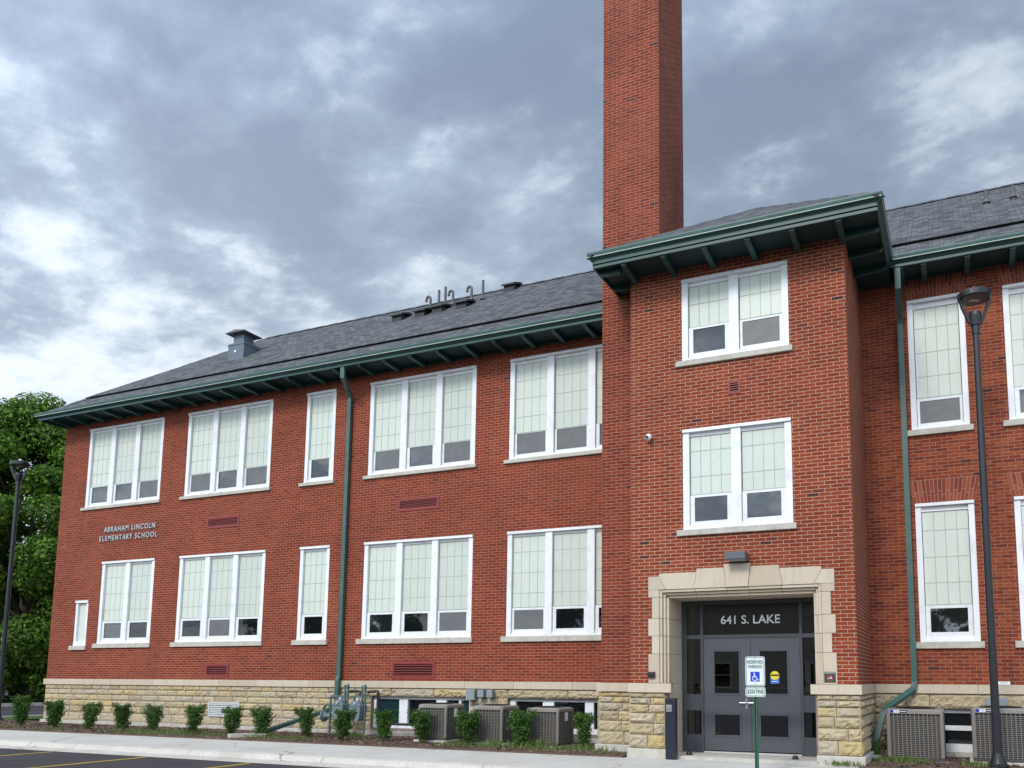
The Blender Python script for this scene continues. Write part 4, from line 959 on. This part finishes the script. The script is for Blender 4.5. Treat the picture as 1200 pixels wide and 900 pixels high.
for x in (-4.75, -2.80):
    t = thing('door_stop', ('left' if x < -4 else 'right') + ' small black floor door stop on the doorstep', 'door stop', (x, -2.15, .055))
    q = MB(); q.lathe([(.055, 0), (.055, .02), (.045, .05), (.03, .065)], 14, (x, -2.15, .056)); q.build('rubber_dome', MT['black'], t, smooth=True)
    q = MB(); q.lathe([(.068, 0), (.068, .006)], 14, (x, -2.15, .0555)); q.build('base_ring', MT['pipeblack'], t)

# ------------------------------------------------------------------ door-opener bollard
t = thing('bollard', 'square black post with a push plate beside the doorway', 'bollard', (-4.94, -2.55, 0))
q = MB(); q.cbox(-5.05, -4.86, -2.64, -2.50, 0, 1.09, .008); q.build('post', MT['navy'], t)
q = MB(); q.box(-5.03, -4.925, -2.648, -2.6405, .86, .985); q.box(-5.02, -4.935, -2.652, -2.6485, .875, .955, 1); q.build('push_plate', [MT['reader'], MT['steel']], t)
q = MB(); q.cbox(-5.06, -4.85, -2.65, -2.49, 1.092, 1.105, .004); q.build('cap', MT['navy'], t)

# ------------------------------------------------------------------ parking sign
t = thing('parking_sign', 'reserved parking sign with blue wheelchair symbol on a green channel post', 'sign', (-3.03, -4.2, 0))
SXc, SY = -3.02, -4.20; RR = .035
def rrect(x0, x1, z0, z1, r, n=5):
    o = []
    for cx, cz, a0 in ((x1 - r, z1 - r, 0), (x0 + r, z1 - r, 90), (x0 + r, z0 + r, 180), (x1 - r, z0 + r, 270)):
        for i in range(n + 1): a = R_(a0 + 90 * i / n); o.append((cx + r * math.cos(a), cz + r * math.sin(a)))
    return o
def sign_plate(name, x0, x1, z0, z1, lines):
    q = MB(); q.prism(rrect(x0, x1, z0, z1, RR), SY - .003, SY, 'Y'); pl = q.build(name, MT['signwhite'], t)
    q = MB(); o1 = rrect(x0 + .010, x1 - .010, z0 + .010, z1 - .010, RR - .008); o2 = rrect(x0 + .018, x1 - .018, z0 + .018, z1 - .018, RR - .014); n = len(o1)
    for i in range(n):
        j = (i + 1) % n; q.face([(o1[i][0], SY - .0045, o1[i][1]), (o1[j][0], SY - .0045, o1[j][1]), (o2[j][0], SY - .0045, o2[j][1]), (o2[i][0], SY - .0045, o2[i][1])])
    q.build('border', MT['signgreen'], pl)
    q = MB()
    for body, cz, w_, h_ in lines: text_mb(q, body, (x0 + x1) / 2, SY - .004, cz, w_, h_, .0015, offset=.022)
    q.build('lettering', MT['signgreen'], pl); return pl
x0, x1 = SXc - .1555, SXc + .1555
zt_ = 1.812
pl = sign_plate('sign_panel', x0, x1, zt_ - .465, zt_, (('RESERVED', zt_ - .085, .255, .052), ('PARKING', zt_ - .158, .215, .052)))
sign_plate('fine_panel', x0 - .003, x1 + .003, zt_ - .63, zt_ - .478, (('$250 FINE', zt_ - .553, .255, .075),))
q = MB(); bx, bz = SXc - .002, zt_ - .315; q.box(bx - .073, bx + .073, SY - .0048, SY - .0038, bz - .076, bz + .076)
q.build('symbol_field', MT['signblue'], pl)
q = MB(); yy = SY - .0062
def fl(pts): q.prism(pts, yy, yy + .001, 'Y')
fl([(bx - .012 + .013 * math.cos(a), bz + .050 + .013 * math.sin(a)) for a in [2 * math.pi * i / 12 for i in range(12)]])
fl([(bx - .020, bz + .034), (bx - .006, bz + .034), (bx - .002, bz - .012), (bx - .016, bz - .012)])
fl([(bx - .004, bz + .016), (bx + .022, bz + .016), (bx + .022, bz + .007), (bx - .004, bz + .007)])
fl([(bx - .014, bz - .004), (bx + .026, bz - .004), (bx + .046, bz - .048), (bx + .058, bz - .044), (bx + .062, bz - .053), (bx + .040, bz - .060), (bx + .020, bz - .015), (bx - .014, bz - .015)])
for i in range(15):
    a0, a1 = R_(110 + 15 * i), R_(125 + 15 * i); fl([(bx - .004 + r_ * math.cos(a), bz - .024 + r_ * math.sin(a)) for r_, a in ((.043, a0), (.043, a1), (.032, a1), (.032, a0))])
q.build('wheelchair_symbol', MT['signwhite'], pl)
q = MB()
for z in (zt_ - .03, zt_ - .435, zt_ - .50, zt_ - .60): q.lathe([(.009, -.004), (.009, .0)], 8, (SXc + .005, SY - .004, z), 'Y')
q.build('bolt', MT['galv'], t)
q = MB(); q.prism([(SXc - .030, SY + .003), (SXc - .012, SY + .003), (SXc - .012, SY + .028), (SXc + .016, SY + .028), (SXc + .016, SY + .003), (SXc + .034, SY + .003), (SXc + .034, SY + .007), (SXc + .021, SY + .007), (SXc + .021, SY + .033), (SXc - .017, SY + .033), (SXc - .017, SY + .007), (SXc - .030, SY + .007)], -.05, zt_ - .02, 'Z')
pst = q.build('post', MT['post'], t)
q = MB(); z = .05
while z < 1.15: q.lathe([(.005, -.0008), (.005, 0)], 6, (SXc + .002, SY + .0275, z), 'Y'); z += .0254
q.build('bolt_holes', MT['holes'], pst)

# ------------------------------------------------------------------ air conditioners
def ac_unit(w, d, h, badge, label, group):
    t = thing('air_conditioner', label, 'air conditioner', (0, 0, 0), group)
    q = MB(); q.cbox(-w / 2 - .06, w / 2 + .06, -.06, d + .06, -.05, .05, .01); q.build('pad', MT['concrete'], t)
    q = MB(); q.cbox(-w / 2, w / 2, 0, d, .052, .10, .008); q.build('base_pan', MT['coil'], t)
    q = MB(); bm = bmesh.new(); r = .07
    def rr(o, z): return [(x, y + d / 2, z) for x, y in rrect(-w / 2 + o, w / 2 - o, -d / 2 + o, d / 2 - o, r, 4)]
    q.prism([(p[0], p[1]) for p in rr(.035, 0)], .10, h - .08, 'Z'); q.build('coil', MT['coil'], t); bm.free()
    # wire guard and corner posts
    q = MB(); n = int(w / .076)
    for (fx, fy, L_, ax) in ((-w / 2, 0, w, 'x'), (-w / 2, d, w, 'x'), (-w / 2, 0, d, 'y'), (w / 2, 0, d, 'y')):
        n = int(L_ / .078); nz = int((h - .2) / .032)
        for i in range(1, n):
            s_ = .05 + (L_ - .1) * i / n
            if ax == 'x': q.box(fx + s_ - .006, fx + s_ + .006, fy - .002 if fy == 0 else fy - .012, fy + .012 if fy == 0 else fy + .002, .10, h - .09)
            else: q.box(fx - .002 if fx < 0 else fx - .012, fx + .012 if fx < 0 else fx + .002, s_ - .006, s_ + .006, .10, h - .09)
        for j in range(nz):
            z = .115 + j * .032
            if ax == 'x': q.box(fx + .05, fx + L_ - .05, fy + .001 if fy == 0 else fy - .0165, fy + .0165 if fy == 0 else fy - .001, z, z + .011)
            else: q.box(fx + .001 if fx < 0 else fx - .0165, fx + .0165 if fx < 0 else fx - .001, .05, L_ - .05, z, z + .011)
    for cx in (-1, 1):
        for cy in (0, 1): X0 = cx * (w / 2 - .03); Y0 = .03 if cy == 0 else d - .03; q.cbox(X0 - .034, X0 + .034, Y0 - .034, Y0 + .034, .10, h - .085, .02)
    q.build('guard', MT['taupe2'], t)
    q = MB(); o = rr(-.008, 0); n = len(o); z_ = [(-.008, h - .085), (-.008, h - .03), (.02, h - .005), (.06, h)]
    rings = [rr(a, z) for a, z in z_]
    for r0, r1 in zip(rings, rings[1:]):
        for i in range(n): q.face([r0[i], r0[(i + 1) % n], r1[(i + 1) % n], r1[i]])
    q.face(rings[-1]); top = q.build('top_cover', MT['taupe'], t)
    q = MB(); rad = min(w, d) * .36
    for k in range(6): q.lathe([(rad * (k + 1) / 6, h + .012), (rad * (k + 1) / 6 + .008, h + .016), (rad * (k + 1) / 6, h + .02)], 24, (0, d / 2, 0))
    for k in range(8): a = math.pi * k / 4; q.tube([(0, d / 2, h + .02), (rad * 1.05 * math.cos(a), d / 2 + rad * 1.05 * math.sin(a), h + .005)], .005, 5)
    q.build('fan_grille', MT['coil'], top)
    if badge:
        q = MB(); bx0 = -w / 2 + .07; zb = h - .068
        q.box(bx0, bx0 + .055, -.0125, -.0085, zb, zb + .046, 0); q.box(bx0 + .056, bx0 + .155, -.0125, -.0085, zb, zb + .046, 1); q.box(bx0 + .156, bx0 + .285, -.0125, -.0085, zb, zb + .046, 2)
        text_mb(q, 'YORK', bx0 + .106, -.0125, zb + .023, .086, .028, .001, 0, offset=.01); q.box(bx0 + .17, bx0 + .27, -.014, -.0126, zb + .018, zb + .027, 1)
        q.build('badge', [MT['badge_blue'], MT['white_vinyl'], MT['badge_black']], top)
        q = MB(); q.lathe([(.03, -.008), (.03, 0)], 12, (-w / 2 - .004, .03, h - .13), 'X'); q.build('blue_cap', MT['badge_blue'], t)
    else:
        q = MB(); q.box(w / 2 + .003, w / 2 + .006, .30, .45, h - .28, h - .10); q.build('data_label', MT['white_vinyl'], t)
        q = MB(); q.box(-w / 2 + .06, -w / 2 + .15, -.0125, -.0085, h - .06, h - .03); q.build('badge', MT['galv'], top)
    return t
GA = 'air conditioners along the wall'
a1 = ac_unit(.76, .76, .84, False, 'taupe air conditioner nearest the gas meters, in front of the basement windows', GA); a1.location = (-10.93, -1.48, .03)
dup(a1, (-9.50, -1.50, .02), 'taupe air conditioner between two others in front of the basement windows'); dup(a1, (-8.15, -1.52, .0), 'taupe air conditioner nearest the chimney, partly behind a shrub')
a2 = ac_unit(.95, .92, .96, True, 'large taupe air conditioner beside the slanting green downspout', GA); a2.location = (-.845, -1.28, -.02)
dup(a2, (.56, -1.28, .02), 'large taupe air conditioner behind the right lamp post')

# ------------------------------------------------------------------ gas meters
def gas_meter():
    t = thing('gas_meter', '', 'gas meter', (0, 0, 0), 'gas meters by the downspout')
    q = MB(); q.prism([(-.145, .06), (-.10, 0), (.10, 0), (.145, .06), (.165, .29), (.165, .34), (-.165, .34), (-.165, .29)], -.13, .13, 'Y'); q.build('body', MT['gasgrey'], t)
    q = MB(); q.cbox(-.175, .175, -.14, .14, .342, .37, .008); q.prism([(-.16, .371), (.16, .371), (.10, .47), (-.10, .47)], -.11, .11, 'Y')
    for i in range(6): q.lathe([(.011, -.012), (.011, 0)], 6, (-.145 + .058 * i, -.14, .356), 'Y')
    q.build('top_casting', MT['gasgrey'], t)
    q = MB(); q.lathe([(.05, 0), (.05, .05), (.042, .075)], 12, (0, -.02, .47)); q.lathe([(.045, -.03), (.045, 0)], 12, (0, -.11, .43), 'Y'); q.build('register', MT['galv'], t)
    q = MB(); q.tube([(-.11, 0, .42), (-.11, 0, .56)], .026, 8); q.tube([(.12, 0, .42), (.12, 0, .85)], .024, 8); q.tube([(.19, .02, .88), (.19, .02, -.31)], .025, 8); q.tube([(.12, 0, .80), (.19, .02, .80)], .022, 8)
    q.lathe([(.034, 0), (.034, .05)], 8, (-.11, 0, .50)); q.lathe([(.036, 0), (.036, .06)], 8, (.12, 0, .60)); q.lathe([(.036, 0), (.036, .06)], 8, (.19, .02, .56)); q.box(.09, .23, -.03, .03, .78, .83)
    q.build('riser_pipe', MT['gaspipe'], t); return t
gm = gas_meter(); gm.location = (-14.22, -.62, .42); gm['label'] = 'grey gas meter next to the round regulator, left of the pair'
dup(gm, (-13.69, -.62, .40), 'grey gas meter beside the basement window, right of the pair')
t = thing('gas_regulator', 'round grey gas regulator with its piping left of the gas meters', 'gas regulator', (-14.65, -.55, 0))
q = MB(); q.lathe([(.05, -.09), (.10, -.03), (.155, -.015), (.155, .015), (.10, .03), (.05, .09)], 20, (-14.74, -.60, .50), 'X'); q.tube([(-14.66, -.60, .50), (-14.54, -.60, .50)], .05, 10); q.build('diaphragm_case', MT['gasgrey'], t)
q = MB(); q.tube([(-14.56, -.60, .02), (-14.56, -.60, .94), (-14.54, -.60, .975), (-14.33, -.60, .985)], .028, 8); q.tube([(-14.56, -.60, .79), (-14.72, -.60, .76), (-14.78, -.60, .66), (-14.76, -.60, .58)], .034, 8)
q.lathe([(.042, 0), (.042, .07)], 8, (-14.56, -.60, .72)); q.lathe([(.04, 0), (.04, .05)], 8, (-14.56, -.60, .20)); q.tube([(-14.33, -.60, .985), (-13.34, -.60, .985)], .022, 8); q.build('inlet_pipe', MT['gaspipe'], t)
q = MB(); q.tube([(-14.05, -.58, 1.10), (-13.94, -.58, 1.115), (-13.70, -.58, 1.115), (-13.66, -.58, 1.09), (-13.66, -.58, .98)], .032, 8); q.tube([(-13.45, -.58, 1.10), (-13.20, -.56, 1.118), (-13.14, -.56, 1.10), (-13.13, -.56, 1.06), (-13.13, -.54, .36), (-13.10, -.40, .33), (-11.3, -.35, .33)], .032, 8); q.build('outlet_pipe', MT['pipeblack'], t)

# splash blocks
for lab, c, rz in (('concrete splash block at the foot of the left downspout, between two shrubs', (-15.75, -2.02, .03), -32), ('concrete splash block under the end of the right downspout', (-1.66, -1.12, .02), -20)):
    t = thing('splash_block', lab, 'splash block', c, 'concrete splash blocks'); t.rotation_euler = (0, 0, R_(rz))
    q = MB(); q.box(-.17, .17, -.45, .35, 0, .03); q.prism([(-.17, .031), (-.11, .031), (-.13, .08), (-.17, .08)], -.45, .35, 'Y'); q.prism([(.17, .031), (.11, .031), (.13, .08), (.17, .08)], -.45, .35, 'Y'); q.box(-.108, .108, .29, .35, .031, .07)
    o = q.build('trough', MT['concrete']); o.parent = t

# ------------------------------------------------------------------ lamp posts
def lamp_post():
    t = thing('street_lamp', 'black lamp post rising in front of the right air conditioner', 'lamp', (0, 0, 0), 'black lamp posts')
    q = MB(); q.lathe([(.075, .0), (.066, 1.0), (.055, 7.55)], 16); q.build('pole', MT['lampblack'], t, smooth=False)
    q = MB(); q.lathe([(.17, 0), (.17, .03), (.14, .05), (.10, .12), (.08, .22)], 20); q.build('base_cover', MT['lampblack'], t)
    q = MB(); q.lathe([(.068, 7.46), (.072, 7.60), (.085, 7.62), (.108, 7.80), (.10, 7.86), (.07, 7.875)], 18); q.build('socket', MT['lampblack'], t)
    q = MB()
    for sg in (-1, 1): q.rect_tube([(sg * .085, 0, 7.66), (sg * .13, 0, 7.74), (sg * .215, 0, 7.95), (sg * .262, 0, 8.14), (sg * .262, 0, 8.20)], .035, .055, xdir=(0, 1, 0))
    q.build('yoke', MT['lampblack'], t)
    q = MB(); q.lathe([(.255, 8.10), (.275, 8.12), (.275, 8.20), (.255, 8.225), (.16, 8.255), (.0001, 8.265)], 28); hd = q.build('lamp_head', MT['lampblack'], t)
    q = MB(); q.lathe([(.245, 8.094), (.245, 8.099)], 28); q.build('lamp_plate', MT['lens_plate'], hd)
    q = MB(); q.box(-.09, .09, -.05, .05, 8.084, 8.0935); q.build('diode_panel', MT['lens'], hd)
    q = MB(); q.lathe([(.045, 8.262), (.045, 8.30), (.035, 8.325), (.0001, 8.33)], 14); q.build('photocell', MT['white'], hd); return t
lp = lamp_post(); lp.location = (.45, -1.76, .04); lp.rotation_euler = (0, 0, R_(23))
l2 = dup(lp, (-28.55, -.02, .05), 'black lamp post at the far left in front of the big tree', R_(35), 1.03)

# ------------------------------------------------------------------ foliage
def leaves(mb, centres, n, size, r, squash=1.0, up=.35):
    """n leaf quads scattered near the shell of each clump (centre, radius)"""
    for c, rad in centres:
        for _ in range(int(n * rad * rad)):
            d = Vector((r.gauss(0, 1), r.gauss(0, 1), r.gauss(0, 1) + up)).normalized()
            p = Vector(c) + Vector((d.x, d.y, d.z * squash)) * rad * (r.random() ** .35)
            nrm = (d + Vector((r.uniform(-1, 1), r.uniform(-1, 1), r.uniform(-.6, 1))) * .8).normalized()
            u = nrm.orthogonal().normalized(); w = nrm.cross(u); a = r.uniform(0, 6.28); u, w = u * math.cos(a) + w * math.sin(a), w * math.cos(a) - u * math.sin(a)
            s = size * r.uniform(.6, 1.3); mb.face([p - u * s, p + w * s * .55, p + u * s, p - w * s * .55])
def tree(name, label, loc, h, rad, seed, nclump, dens, size, trunk_r=.35, low=.12, group='big leafy trees beyond the street', mesh_from=None):
    r = random.Random(seed); t = thing(name, label, 'tree', (0, 0, 0), group)
    cl = []; tips = []
    for i in range(nclump):
        f_ = (i + .5) / nclump; z = h * (low + (.97 - low) * f_ ** 1.05); prof_ = math.sin(math.pi * min(.98, max(.10, (z / h - low * .4) / (1.02 - low * .4))) ** .85) ** .7
        a = i * 2.399 + r.uniform(-.4, .4); rr_ = rad * prof_ * (r.uniform(.25, 1) ** .45)
        c = Vector((rr_ * math.cos(a), rr_ * math.sin(a), z + r.uniform(-.4, .4))); cl.append((c, r.uniform(.75, 1.45) * rad / 5.2)); tips.append(c)
    q = MB(); q.tube([(0, 0, -.2), (.05, 0, h * .12), (-.1, .1, h * .3), (.1, 0, h * .55), (0, .1, h * .85)], [trunk_r * 1.25, trunk_r, trunk_r * .8, trunk_r * .45, .05], 10)
    for c in r.sample(tips, min(26, len(tips))):
        z0 = max(h * .16, c.z * .55); s = Vector((0, 0, z0)); mid_ = s.lerp(c, .5) + Vector((0, 0, .4)); q.tube([s, mid_, c], [trunk_r * .32, trunk_r * .2, .03], 6)
    tr = q.build('trunk', MT['bark'], t, uvs=False)
    q = MB(); leaves(q, cl, dens, size, r, .75)
    q.build('crown', MT['leaf_tree'], t, uvs=False, recalc=False)
    t.location = loc; return t
T1 = tree('deciduous_tree', 'big leafy green tree filling the sky at the left of the school', (-50.2, 14.1, 0), 17.0, 6.8, 11, 185, 560, .125, low=.05)
T2 = tree('deciduous_tree', 'second leafy tree half hidden behind the big tree at the left edge', (-58.5, 13.0, 0), 14.5, 6.2, 23, 90, 300, .17, low=.06)
dup(T2, (-63, 34, 0), 'leafy tree far behind the others, seen through gaps at the school corner', 1.3, .95)
dup(T2, (-70, 20, 0), 'leafy tree at the far end behind the parked car', 2.4, .9)
dup(T2, (-61.5, 22.6, 0), 'short bushy tree close behind the trunk of the big tree', .7, .55); dup(T2, (-66, 27, 0), 'short bushy tree beside the corner of the school, beyond the side street', 4.0, .6)
# trees and houses across the lot, behind the viewer, mirrored in the glass
for i, (x, y, s, lab) in enumerate(((-28, -46, .8, 'leafy tree across the parking lot, left of the beige house'), (-39, -50, .95, 'leafy tree across the parking lot, second to the left of the beige house'), (-52, -46, .9, 'leafy tree across the parking lot near the far left end'), (-64, -52, 1.0, 'leafy tree at the far left end across the parking lot'), (2, -50, .85, 'leafy tree across the parking lot right of the beige house'), (18, -50, .9, 'leafy tree across the parking lot farthest to the right'))): dup(T2, (x, y, -.1), lab, x, s)['group'] = 'trees across the parking lot'
def house(label, loc, w, d, h, roofh, wallm, rz=0.0):
    t = thing('house', label, 'house', (0, 0, 0)); q = MB(); q.box(-w / 2, w / 2, -d / 2, d / 2, -.3, h); q.prism([(-d / 2, h), (d / 2, h), (0, h + roofh)], -w / 2, w / 2, 'X'); q.build('wall', wallm, t)
    q = MB(); q.prism([(-d / 2 - .5, h - .3), (0, h + roofh + .02), (d / 2 + .5, h - .3), (d / 2 + .5, h - .1), (0, h + roofh + .25), (-d / 2 - .5, h - .1)], -w / 2 - .4, w / 2 + .4, 'X'); q.build('roof', MT['flash2'], t)
    for sd in (-1, 1):
        for k in range(3):
            cx = -w / 2 + w * (k + .5) / 3; q = MB(); y = sd * (d / 2 + .03); q.box(cx - .65, cx + .65, y - .03, y + .03, 1.0, 2.6); wd = q.build('window', MT['white'], t)
            q = MB(); q.box(cx - .55, cx + .55, y - .035, y + .035, 1.1, 1.78); q.box(cx - .55, cx + .55, y - .035, y + .035, 1.84, 2.5); q.build('pane', MT['glass_dark'], wd)
    t.location = loc; t.rotation_euler = (0, 0, rz); return t
MT['siding'] = plain('beige_siding', (0.55, 0.49, 0.40), .8, var=.08); MT['siding2'] = plain('brown_siding', (0.32, 0.23, 0.15), .8, var=.1)
house('brown house with pale roof beyond the side street, glimpsed under the tree', (-92, 38.5, 0), 11, 8, 2.9, 1.9, MT['siding2'], R_(-30))
house('beige house across the parking lot from the school', (-14, -42, -.1), 17, 9, 6.6, 2.8, MT['siding'])
# a parked car across the side street
t = thing('parked_car', 'light car parked beyond the side street under the tree', 'car', (0, 0, 0))
MT['carpaint'] = plain('car_paint', (0.50, 0.51, 0.50), .3)
q = MB(); q.prism([(-2.2, .35), (-2.25, .7), (-1.5, .85), (-.9, 1.35), (.9, 1.38), (1.6, .92), (2.2, .82), (2.25, .4), (1.9, .28), (-1.9, .28)], -.85, .85, 'Y'); q.build('body', MT['carpaint'], t)
q = MB()
for y in (-.86, .853): q.prism([(-1.2, .90), (-.82, 1.28), (.82, 1.30), (1.3, .92)], y, y + .007, 'Y')
q.build('window', MT['glass_dark'], t)
for x in (-1.4, 1.4):
    for y in (-.88, .72):
        q = MB(); q.lathe([(.33, 0), (.33, .17)], 18, (x, y, .31), 'Y'); wl = q.build('wheel', MT['black'], t); q = MB(); q.lathe([(.2, -.006), (.2, .176)], 14, (x, y, .31), 'Y'); q.build('rim', MT['galv'], wl)
t.location = (-57.2, 19.8, 0.05); t.rotation_euler = (0, 0, R_(28))

# clipped shrubs along the bed
def shrub(seed, label):
    r = random.Random(seed); flare = r.uniform(.8, 1.35); lean = (r.uniform(-.05, .05), r.uniform(-.03, .03)); thin = r.uniform(.72, 1.15); fk = r.randint(44, 56); t = thing('shrub', label, 'shrub', (0, 0, 0), 'clipped shrubs along the planting bed')
    q = MB(); cl = []
    for i in range(fk):
        z = .08 + r.uniform(.52, .59) * (i / (fk - 1)) ** .75; R0 = .08 + .125 * flare * (z / .64); a = i * 2.4; rr_ = R0 * r.uniform(.35, 1)
        cl.append((Vector((rr_ * math.cos(a) + lean[0] * z * 2, rr_ * math.sin(a) + lean[1] * z * 2, z)), r.uniform(.06, .09)))
    for c, rad in cl:
        for _ in range(int(72 * thin)):
            d = Vector((r.gauss(0, 1), r.gauss(0, 1), r.gauss(0, 1))).normalized(); p = c + d * rad * r.random() ** .4
            if p.z > .72: p.z = .72 - r.random() * .03
            nrm = (d + Vector((r.uniform(-1, 1), r.uniform(-1, 1), r.uniform(0, 1.2)))).normalized(); u = nrm.orthogonal().normalized(); w = nrm.cross(u); a = r.uniform(0, 6.28); u, w = u * math.cos(a) + w * math.sin(a), w * math.cos(a) - u * math.sin(a)
            s = .021 * r.uniform(.6, 1.3); q.face([p - u * s, p + w * s * .5, p + u * s, p - w * s * .5])
    for _ in range(r.randint(6, 16)):       # stray shoots
        a = r.uniform(0, 6.28); b0 = Vector((.16 * math.cos(a), .16 * math.sin(a), r.uniform(.35, .62)))
        for k in range(10):
            p = b0 + Vector((math.cos(a), math.sin(a), .9)) * .012 * k; nrm = Vector((r.uniform(-1, 1), r.uniform(-1, 1), r.uniform(0, 1))).normalized(); u = nrm.orthogonal().normalized(); w = nrm.cross(u); s = .017
            q.face([p - u * s, p + w * s * .5, p + u * s, p - w * s * .5])
    q.build('foliage', MT['leaf_shrub'], t, uvs=False, recalc=False)
    q = MB()
    for i in range(5):
        a = i * 1.256; q.tube([(.02 * math.cos(a), .02 * math.sin(a), -.03), (.05 * math.cos(a), .05 * math.sin(a), .2), (.11 * math.cos(a), .11 * math.sin(a), .5)], [.011, .009, .004], 5)
    q.build('stem', MT['twig'], t, uvs=False); return t
SH = [(-24.85, -1.62, 1.22, 'bright green clipped shrub at the left end of the row, before the side street'), (-23.27, -1.7, 1.06, 'clipped shrub in front of the left corner of the school, second in the row'), (-21.76, -1.78, 1.03, 'third clipped shrub from the left end of the row'),
      (-20.49, -1.73, 1.0, 'clipped shrub left of the pale louvre, fourth in the row'), (-19.37, -1.74, .97, 'clipped shrub with low side growth, fifth from the left end'), (-17.7, -1.95, 1.03, 'narrow-based clipped shrub just left of the pale low louvre'), (-16.62, -1.76, 1.0, 'clipped shrub overlapping the right edge of the pale low louvre'),
      (-15.63, -1.75, 1.0, 'clipped shrub above the splash block, left of the gas regulator'), (-14.32, -1.65, 1.02, 'clipped shrub directly left of the gas regulator'), (-13.11, -1.86, .98, 'clipped shrub standing in front of the left gas meter'), (-12.05, -1.66, 1.0, 'clipped shrub between the gas meters and the first air conditioner'),
      (-11.02, -1.72, 1.02, 'clipped shrub in front of the air conditioner nearest the gas meters'), (-9.78, -1.80, 1.02, 'loose shrub in front of the middle air conditioner'), (-8.46, -1.85, 1.10, 'clipped shrub in front of the air conditioner nearest the chimney'), (-7.22, -1.42, 1.05, 'thin shrub at the right end of the row, beside the chimney base')]
protos = []
for i, (x, y, s, lab) in enumerate(SH):
    if i < 9: o = shrub(40 + i, lab); protos.append(o)
    else: o = dup(protos[(i * 2 + 1) % 9], (0, 0, 0), lab)
    o.location = (x, y, .03); o.rotation_euler = (0, 0, i * 1.7); wx = (1.25, 1.3, 1.1, 1.22, 1.2, 1.2, 1.1, 1.25, 1.05, 1.15, 1.15, 1.25, 1.3, 1.35, 1.05)[i]; o.scale = (wx, wx, s * 1.04)

# weeds and wood chips
r = random.Random(5)
q = MB()
def tuft(cx, cy, n, spread, hmin, hmax):
    for _ in range(n):
        x, y = cx + r.gauss(0, spread), cy + r.gauss(0, spread * .6); y = max(-2.62, y); h = r.uniform(hmin, hmax); a = r.uniform(0, 6.28); lx, ly = math.cos(a) * h * .5, math.sin(a) * h * .5; w = .008
        q.face([(x - w, y, .025), (x + w, y, .025), (x + lx * .5 + w * .7, y + ly * .5, .03 + h * .65), (x + lx, y + ly, .03 + h * .9), (x + lx * .5 - w * .7, y + ly * .5, .03 + h * .65)])
for cx, cy, n, sp, h0, h1 in ((-22.5, -2.3, 150, .35, .03, .10), (-19.0, -2.2, 260, .6, .04, .14), (-17.9, -1.9, 240, .45, .05, .2), (-16.9, -2.1, 120, .3, .03, .12), (-15.2, -2.1, 200, .35, .03, .14), (-14.2, -2.2, 130, .3, .03, .10), (-13.6, -.9, 120, .15, .05, .18), (-9.9, -1.95, 160, .25, .03, .15), (-9.1, -1.95, 150, .22, .04, .2), (-8.3, -1.75, 260, .22, .05, .24), (-7.9, -2.05, 120, .25, .03, .12), (-7.0, -1.75, 260, .35, .04, .15), (-6.4, -2.25, 60, .2, .03, .08), (-20.3, -1.9, 100, .3, .04, .15), (-24.6, -2.1, 80, .3, .03, .1),
                              (-1.0, -1.55, 420, .14, .03, .12), (-1.5, -1.6, 60, .1, .03, .10), (.2, -1.7, 160, .15, .03, .10), (1.2, -1.6, 150, .2, .03, .10), (-1.9, -2.55, 120, .15, .03, .10), (-1.55, -1.0, 90, .08, .1, .5)): tuft(cx, cy, n, sp, h0, h1)
tag(q.build('weeds', MT['grass_blade'], uvs=False, recalc=False), 'patchy grass and weeds growing in the mulch around shrubs and air conditioners', 'weeds', kind='stuff')
q = MB()
for _ in range(9000):
    x = r.uniform(-29.2, -6.0) if r.random() < .85 else r.uniform(-1.6, 3); y = r.uniform(-2.64, -.1); l, w = r.uniform(.012, .045), r.uniform(.006, .016); a = r.uniform(0, 6.28); u = Vector((math.cos(a), math.sin(a), r.uniform(-.4, .4))) * l; v = Vector((-math.sin(a), math.cos(a), r.uniform(-.5, .5))) * w; p = Vector((x, y, .033 + r.uniform(0, .02)))
    q.face([p - u - v, p + u - v, p + u + v, p - u + v])
tag(q.build('mulch_chips', MT['chips'], uvs=False, recalc=False), 'loose brown wood chips covering the planting beds', 'mulch', kind='stuff')
